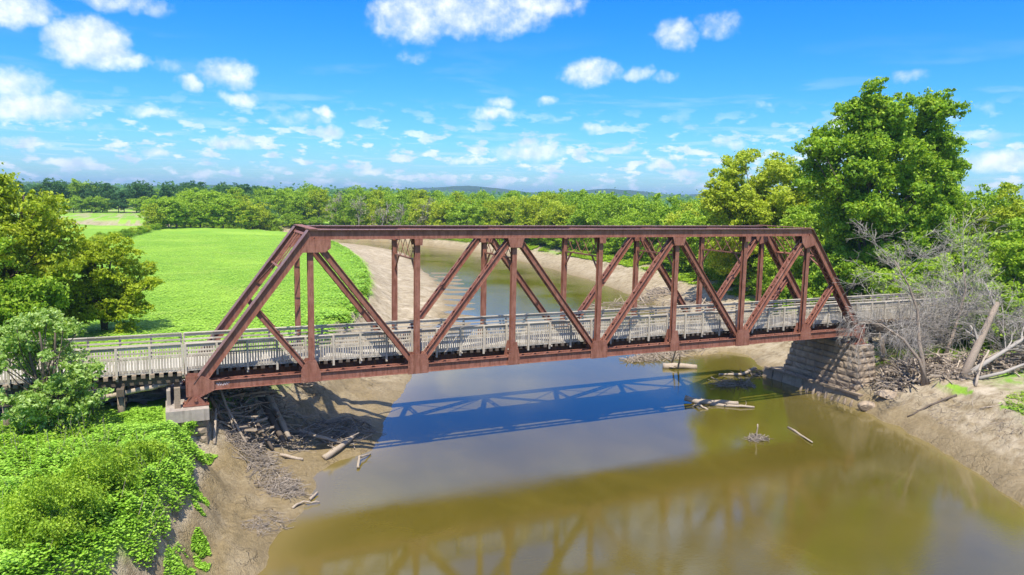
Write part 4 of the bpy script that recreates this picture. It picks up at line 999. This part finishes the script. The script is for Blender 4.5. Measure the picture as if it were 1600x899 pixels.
# dead trees and brush on the right bank
def dead(name, path, r0, r1, label, crown_lv=3, L=2.4, n=7, mat='deadgrey', spread=.5, droop=.2, tmat='deadbark'):
    root = empty(name, path[0], label, 'dead tree'); b = MB(path[0]); pts = [Vector(p) for p in path]; k = len(pts)-1
    rad = [r0+(r1-r0)*i/k for i in range(k+1)]; b.tube(pts, rad, 9); b.build('trunk', M[tmat], root, True)
    c = MB(path[0])
    for _ in range(n):
        i = random.uniform(k*.45, k-.01); ii = int(i); p = pts[ii].lerp(pts[ii+1], i-ii); d = (pts[ii+1]-pts[ii]).normalized()+Vector((random.gauss(0, .7), random.gauss(0, .7), random.gauss(0, .4)))
        bare_tree(c, p, d, L*random.uniform(.7, 1.2), r1*.7, crown_lv, spread, droop, (3, 5), 5)
    c.build('branches', M[mat], root); return root
g = lambda x, y: hz(x, y)-.2
dead('dead_tree', [(48.6, -5.5, g(48.6, -5.5)), (48.5, -5.3, -1.4), (48.3, -5.0, .2), (49.0, -4.2, 2.2), (48.6, -3.6, 4.0), (47.4, -3.2, 5.8)], .19, .04, 'slender dead tree with pale twigs standing nearest the right pier', 3, 2.2, 13)
dead('dead_tree', [(48.8, -5.7, g(48.8, -5.7)), (48.2, -5.2, -1.2), (47.4, -4.4, .2), (46.2, -3.4, 1.2), (44.6, -2.8, 1.3)], .14, .04, 'thin dead trunk bending low toward the bridge with drooping grey twigs', 3, 1.9, 11, droop=.7)
dead('dead_tree', [(50.6, -6.9, g(50.6, -6.9)), (52.0, -6.6, -1.1), (53.8, -6.2, .8), (55.6, -5.8, 2.7)], .33, .20, 'thick barkless dead trunk leaning right with a broken top', 2, 1.4, 3, 'deadgrey')
dead('dead_tree', [(54.6, -2.6, g(54.6, -2.6)), (55.8, -2.4, -.6), (57.0, -2.0, 1.2), (57.8, -1.8, 3.2), (57.4, -1.6, 5.4)], .16, .04, 'slim grey dead tree leaning right behind the brush heap', 3, 2.6, 13)
dead('fallen_tree', [(51.0, -7.0, g(51.0, -7.0)+.5), (53.4, -7.2, -1.1), (56.0, -7.4, .0), (58.6, -7.8, 1.2)], .20, .08, 'fallen grey tree with long bare limbs reaching to the right edge', 3, 3.4, 14, spread=.35, droop=.5, tmat='deadgrey')
dead('fallen_tree', [(51.4, -7.6, g(51.4, -7.6)+.3), (53.2, -8.2, -1.9), (55.4, -8.8, -1.1), (57.6, -9.4, -.6)], .14, .07, 'low fallen tree with bleached branches at the far right of the bank', 3, 2.6, 12, spread=.4, droop=.6, tmat='deadgrey')
log([G(49.4, -8.7, .0), G(50.4, -8.3, 1.2), G(51.6, -8.0, 2.2)], .09, .07, 'pale slanting pole stuck in the sand before the fallen grey trees', 1)
def brush(x, y, h, n, label, lv=3, L=2.0):
    z = hz(x, y); root = empty('dead_brush', (x, y, z-.1), label, 'dead bush'); c = MB((x, y, z-.1))
    for _ in range(n):
        bare_tree(c, (x+random.gauss(0, .5), y+random.gauss(0, .5), z-.1), (random.gauss(0, .45), random.gauss(0, .45), 1), h*random.uniform(.45, .8), .032, lv, .55, .15, (4, 6), 4, .009)
    c.build('branches', M['deadgrey'], root)
brush(55.0, -.6, 4.4, 9, 'big bush of bare grey twigs in the middle of the right brush')
brush(58.2, -1.4, 5.4, 9, 'tallest bare grey bush behind the leaning dead trunk')
brush(53.4, 1.0, 4.4, 9, 'low bare grey bush in front of the end of the right walkway')
brush(61.5, -4.6, 5.0, 8, 'bare grey bush near the right edge among green leaves')
brush(57.6, -5.4, 4.2, 9, 'bare twiggy bush behind the fallen grey trees')
brush(60.4, 1.0, 5.8, 9, 'bare grey bush growing up through leaves behind the right walkway')
brush(51.6, -1.4, 3.0, 8, 'small dead bush leaning on the piles beside the right pier')
brush(64.0, -7.0, 4.6, 8, 'dry grey thicket low at the far right edge')

# ------------------------------------------------------------------ middle and far trees: copies of a few hand-grown kinds
def proto(kind, H, r, leaf, nl, ls, bark='bark', bare=False, shape=0):
    nm = {'bare': 'bare_tree'}.get(kind, 'broadleaf_tree')
    if bare:
        b = MB(); bare_tree(b, (0, 0, -.3), (0, 0, 1), H*.55, .18, 4, .42, -.3, (3, 5), 5, .03)
        me1 = bpy.data.meshes.new('trunk'); me1.from_pydata(b.v, [], b.f); me1.materials.append(M['deadgrey']); me1.update()
        pf = crown_puffs([(0, 0, H*.6, r, r, H*.35)], 24, .5, 1.0); V, F_ = puff_leaves(pf, nl, ls, .5)
        return nm, me1, np_mesh('crown', V, F_, LM[leaf])
    env = [[(0, 0, H*.50, r, r, H*.46), (r*.3, 0, H*.74, r*.6, r*.6, H*.24), (-r*.4, r*.3, H*.45, r*.7, r*.7, H*.3)],
           [(0, 0, H*.5, r*1.1, r*1.1, H*.42), (-r*.5, 0, H*.68, r*.6, r*.6, H*.28), (r*.5, .2, H*.62, r*.6, r*.6, H*.3)]][shape]
    pf = crown_puffs(env, 60, H*.07, H*.14, .4); V, F_ = puff_leaves(pf, nl, ls, H*.05, .6, .85, 16)
    b = MB(); b.tube([(0, 0, -.3), (.1, 0, H*.3), (0, .1, H*.75)], [H*.02, H*.014, .03], 6)
    for p in random.sample(pf, 8): limb_tube(b, (0, 0, H*random.uniform(.2, .5)), p[:3], H*.008, .02, 4)
    me1 = bpy.data.meshes.new('trunk'); me1.from_pydata(b.v, [], b.f); me1.materials.append(M[bark]); me1.update()
    return nm, me1, np_mesh('crown', V, F_, LM[leaf])
PR = {}
for lf in ('mid', 'bright', 'yellow', 'dark', 'far', 'olive'):
    for s in (0, 1): PR[(lf, s)] = proto(lf, 12, 4.4, lf, 8000, .48, shape=s)
PR[('grey', 0)] = proto('bare', 11, 3.6, 'grey', 900, .42, bare=True); PR[('grey', 1)] = proto('bare', 11, 3.2, 'grey', 500, .42, bare=True)
WORDS = {'mid': 'mid green', 'bright': 'bright green', 'yellow': 'yellow-green', 'dark': 'dark green', 'far': 'dark blue-green', 'olive': 'olive bronze', 'grey': 'thin greyish half-bare'}
def far_tree(x, y, H, lf, where, wide=1.0, z=None):
    nm, m1, m2 = PR[(lf, random.randrange(2))]
    lab = f'{WORDS[lf]} tree {where}'
    root = empty(nm, (x, y, (hz(x, y) if z is None else z)-.1), lab, 'tree', f'{WORDS[lf]} trees {where}')
    s = H/12*random.uniform(.92, 1.08); root.scale = (s*wide*random.uniform(.9, 1.15), s*wide*random.uniform(.9, 1.15), s); root.rotation_euler = (0, 0, random.uniform(0, 6.28))
    a = mesh_obj('trunk', m1, root); b_ = mesh_obj('crown', m2, root); return root
def along(line, step, jit, Hs, kinds, where, off=(0, 0), wide=1.0):
    pts = [Vector((a, b_)) for a, b_ in line]; tot = 0; d = 0; 
    for a, b_ in zip(pts[:-1], pts[1:]):
        L = (b_-a).length
        while d < L:
            p = a.lerp(b_, d/L); far_tree(p.x+random.gauss(0, jit)+off[0], p.y+random.gauss(0, jit)+off[1], random.uniform(*Hs), random.choice(kinds), where, wide); d += step*random.uniform(.75, 1.25)
        d -= L
# right bank, from the bridge away to the bend
along([(74, 44), (80, 62), (85, 82), (87, 105), (87, 130), (84, 152), (77, 176), (66, 196), (52, 214)], 6.5, 1.4, (10.2, 12.4), ['mid', 'bright', 'mid', 'yellow', 'dark', 'bright'], 'along the right river bank beyond the bridge')
along([(82, 40), (90, 60), (95, 82), (98, 106), (98, 134), (94, 160), (86, 188), (72, 212), (56, 234)], 8, 2, (11, 13), ['mid', 'dark', 'bright', 'olive'], 'in the second row behind the right river bank')
along([(69.5, 33), (76, 52), (81, 70), (83.5, 90), (84, 118), (82.5, 142), (76, 165), (67, 185)], 5.5, 1.0, (3.5, 6), ['bright', 'mid', 'dark', 'mid'], 'low on the edge of the right river bank', wide=1.4)
# across the bend, the middle of the picture
along([(8, 256), (14, 250), (30, 240), (48, 232), (64, 226), (84, 222)], 6.0, 2, (10.5, 12.8), ['mid', 'bright', 'dark', 'grey', 'bright', 'olive'], 'on the far side of the river bend')
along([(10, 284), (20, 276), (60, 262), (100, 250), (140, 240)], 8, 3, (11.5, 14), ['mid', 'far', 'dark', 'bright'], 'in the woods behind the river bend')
for x, y, H, lf in ((60, 192, 11, 'grey'), (56, 204, 11, 'grey'), (64, 186, 10, 'grey'), (70, 180, 11, 'grey'), (50, 214, 12, 'grey'), (74, 172, 11, 'yellow'), (81, 148, 12, 'olive'), (84, 128, 12.5, 'yellow'), (86, 120, 11, 'yellow')):
    far_tree(x, y, H, lf, 'at the outer shore of the river bend')
# left field edge
along([(2, 203), (8, 200), (13, 199), (18, 197), (24, 198), (30, 200)], 4.6, .8, (8, 11), ['bright', 'mid', 'yellow', 'bright'], 'at the far edge of the left field', wide=1.2)
along([(3, 228), (8, 225), (14, 222), (30, 220)], 6, 2, (11, 14), ['dark', 'mid', 'far', 'far', 'grey'], 'behind the far edge of the left field')
along([(-15.5, 103), (-13.6, 118), (-12.0, 135), (-8.5, 155), (-5.4, 175), (-3, 192)], 3.6, .4, (1.5, 2.4), ['yellow', 'olive', 'mid', 'bright'], 'in the hedge dividing the two left fields', wide=1.5)
for (x, y, H, lf) in ((-3.5, 190, 9.5, 'bright'), (0.5, 194, 10, 'bright'), (-6, 186, 7, 'yellow'), (4.5, 199, 9, 'mid'), (-1.5, 192, 8, 'bright')): far_tree(x, y, H, lf, 'where the dividing hedge meets the far edge of the left field', 1.2)
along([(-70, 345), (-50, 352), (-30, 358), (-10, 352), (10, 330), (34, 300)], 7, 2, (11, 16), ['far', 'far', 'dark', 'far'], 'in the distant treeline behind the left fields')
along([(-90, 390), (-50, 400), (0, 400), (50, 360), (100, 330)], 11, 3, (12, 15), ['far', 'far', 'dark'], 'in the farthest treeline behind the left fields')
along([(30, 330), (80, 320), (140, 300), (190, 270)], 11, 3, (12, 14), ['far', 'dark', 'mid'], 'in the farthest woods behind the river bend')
along([(96, 30), (108, 60), (114, 100), (116, 150), (112, 200)], 10, 3, (12, 14), ['mid', 'dark', 'bright'], 'in the deep woods of the right bank')
along([(88, 22), (90, 0), (90, -20)], 7, 2, (12, 15), ['mid', 'bright', 'dark'], 'in the deep woods of the right bank')
along([(4, 222), (8, 219), (14, 216), (32, 214)], 5, 1.5, (4, 6.5), ['mid', 'dark', 'bright'], 'low at the foot of the trees behind the left field', wide=1.8)
along([(9, 250), (14, 245), (30, 235), (50, 226), (66, 220)], 5.5, 1.2, (3.5, 5.5), ['mid', 'bright', 'dark'], 'low at the water on the far side of the river bend', wide=1.8)
along([(-66, 336), (-45, 342), (-25, 347), (-8, 342)], 7, 1.5, (6, 8), ['far', 'mid', 'dark'], 'low at the foot of the distant treeline behind the left fields', wide=1.7)
# a wood that reads as one mass, out to the hills
m = 4200; a = rng.uniform(-.35, 1.25, m); d = 460+rng.uniform(0, 1, m)**1.3*1500
cx = np.sin(a)*d; cy = np.cos(a)*d-40; cz = -2+fbm(cx*.01, cy*.01, 3, 7)*11
C_ = np.repeat(np.stack([cx, cy, cz], 1), 26, 0); sc_ = np.repeat(d/460, 26)[:, None]
C_ = C_+rng.normal(size=C_.shape)*np.array([6, 6, 3.0])*sc_**.5; N_ = np.zeros_like(C_); N_[:, 2] = .6; N_[:, 1] = -.6
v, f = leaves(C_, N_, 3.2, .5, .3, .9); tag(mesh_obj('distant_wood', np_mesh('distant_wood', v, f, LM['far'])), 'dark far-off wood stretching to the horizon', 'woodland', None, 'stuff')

# undergrowth along the right far bank and grass on the field
def bank_pts(n):
    m = n*3; s = rng.uniform(0, 1, m); line = np.array(BR); seg = np.cumsum(np.r_[0, np.linalg.norm(np.diff(line, axis=0), axis=1)]); tt = rng.uniform(np.interp(10, line[:, 1], seg), np.interp(190, line[:, 1], seg), m)
    x = np.interp(tt, seg, line[:, 0])+rng.exponential(3.2, m)-1.2; y = np.interp(tt, seg, line[:, 1])+rng.normal(0, 1, m)
    k = fbm(x*.3, y*.3, 3, 77) > .40; x, y = x[k][:n], y[k][:n]
    h = .2+1.6*fbm(x*.35, y*.35, 3, 78)*np.clip((x-np.interp(y, line[:, 1], line[:, 0]))/4+.2, .1, 1)
    return np.stack([x, y, height(x, y)+h*rng.uniform(0, 1, len(x))**.5], 1)
cover_stuff('undergrowth', bank_pts, 60000, .34, 'bright', 'low green undergrowth along the right river bank beyond the bridge', 1)
def field_pts(n):
    m = n*2; y = 8+rng.uniform(0, 1, m)**1.35*150; x = rng.uniform(-45, 34, m)
    z, t_, s_, dr, db, ir, ib = terrain(x, y); ok = (s_ < 0) & ((ib < .5) | (t_ > .9)) & ~((x > -13) & (y < 9)); x, y = x[ok][:n], y[ok][:n]
    edge = np.clip(1-db[ok][:n]/3.0, 0, 1)
    h = .10+.22*fbm(x*.5, y*.5, 3, 91)+edge*.9*fbm(x*.8, y*.8, 2, 92)
    return np.stack([x, y, height(x, y)+h*rng.uniform(.1, 1, len(x))], 1)
cover_stuff('field_crop', field_pts, 240000, .19, 'crop', 'bright green low crop covering the left field', .3, .22, .9)
def field_edge(n):
    line = np.array([p for p in BL if 14 < p[1] < 150]); i = rng.integers(0, len(line)-1, n); s = rng.uniform(0, 1, n)[:, None]; p = line[i]*(1-s)+line[i+1]*s
    x = p[:, 0]-rng.exponential(1.1, n)+.5; y = p[:, 1]+rng.normal(0, .5, n); k = fbm(x*.5, y*.5, 3, 12) > .36; x, y = x[k], y[k]
    return np.stack([x, y, height(x, y)+rng.uniform(0, 1, len(x))*1.1*fbm(x*.6, y*.6, 2, 13)], 1)
cover_stuff('field_edge_weeds', field_edge, 30000, .26, 'kudzu', 'rank green weeds fringing the field edge above the left sand bar', .3)

# ------------------------------------------------------------------ air
hzm = bpy.data.materials.new('haze_air'); hzm.use_nodes = True; t = NT(hzm.node_tree); t.n.clear()
pv = t.node('ShaderNodeVolumePrincipled', {'Color': (.55, .82, 1, 1), 'Density': .00018, 'Anisotropy': .3})
om = t.node('ShaderNodeOutputMaterial', {'Volume': pv.outputs[0]})
b = MB(); b.box(-9400, 9400, -9400, 9400, -9.5, 95); o = b.build('haze', hzm); tag(o, 'thin bluish summer haze over the whole valley', 'haze', None, 'stuff')
done_clean()
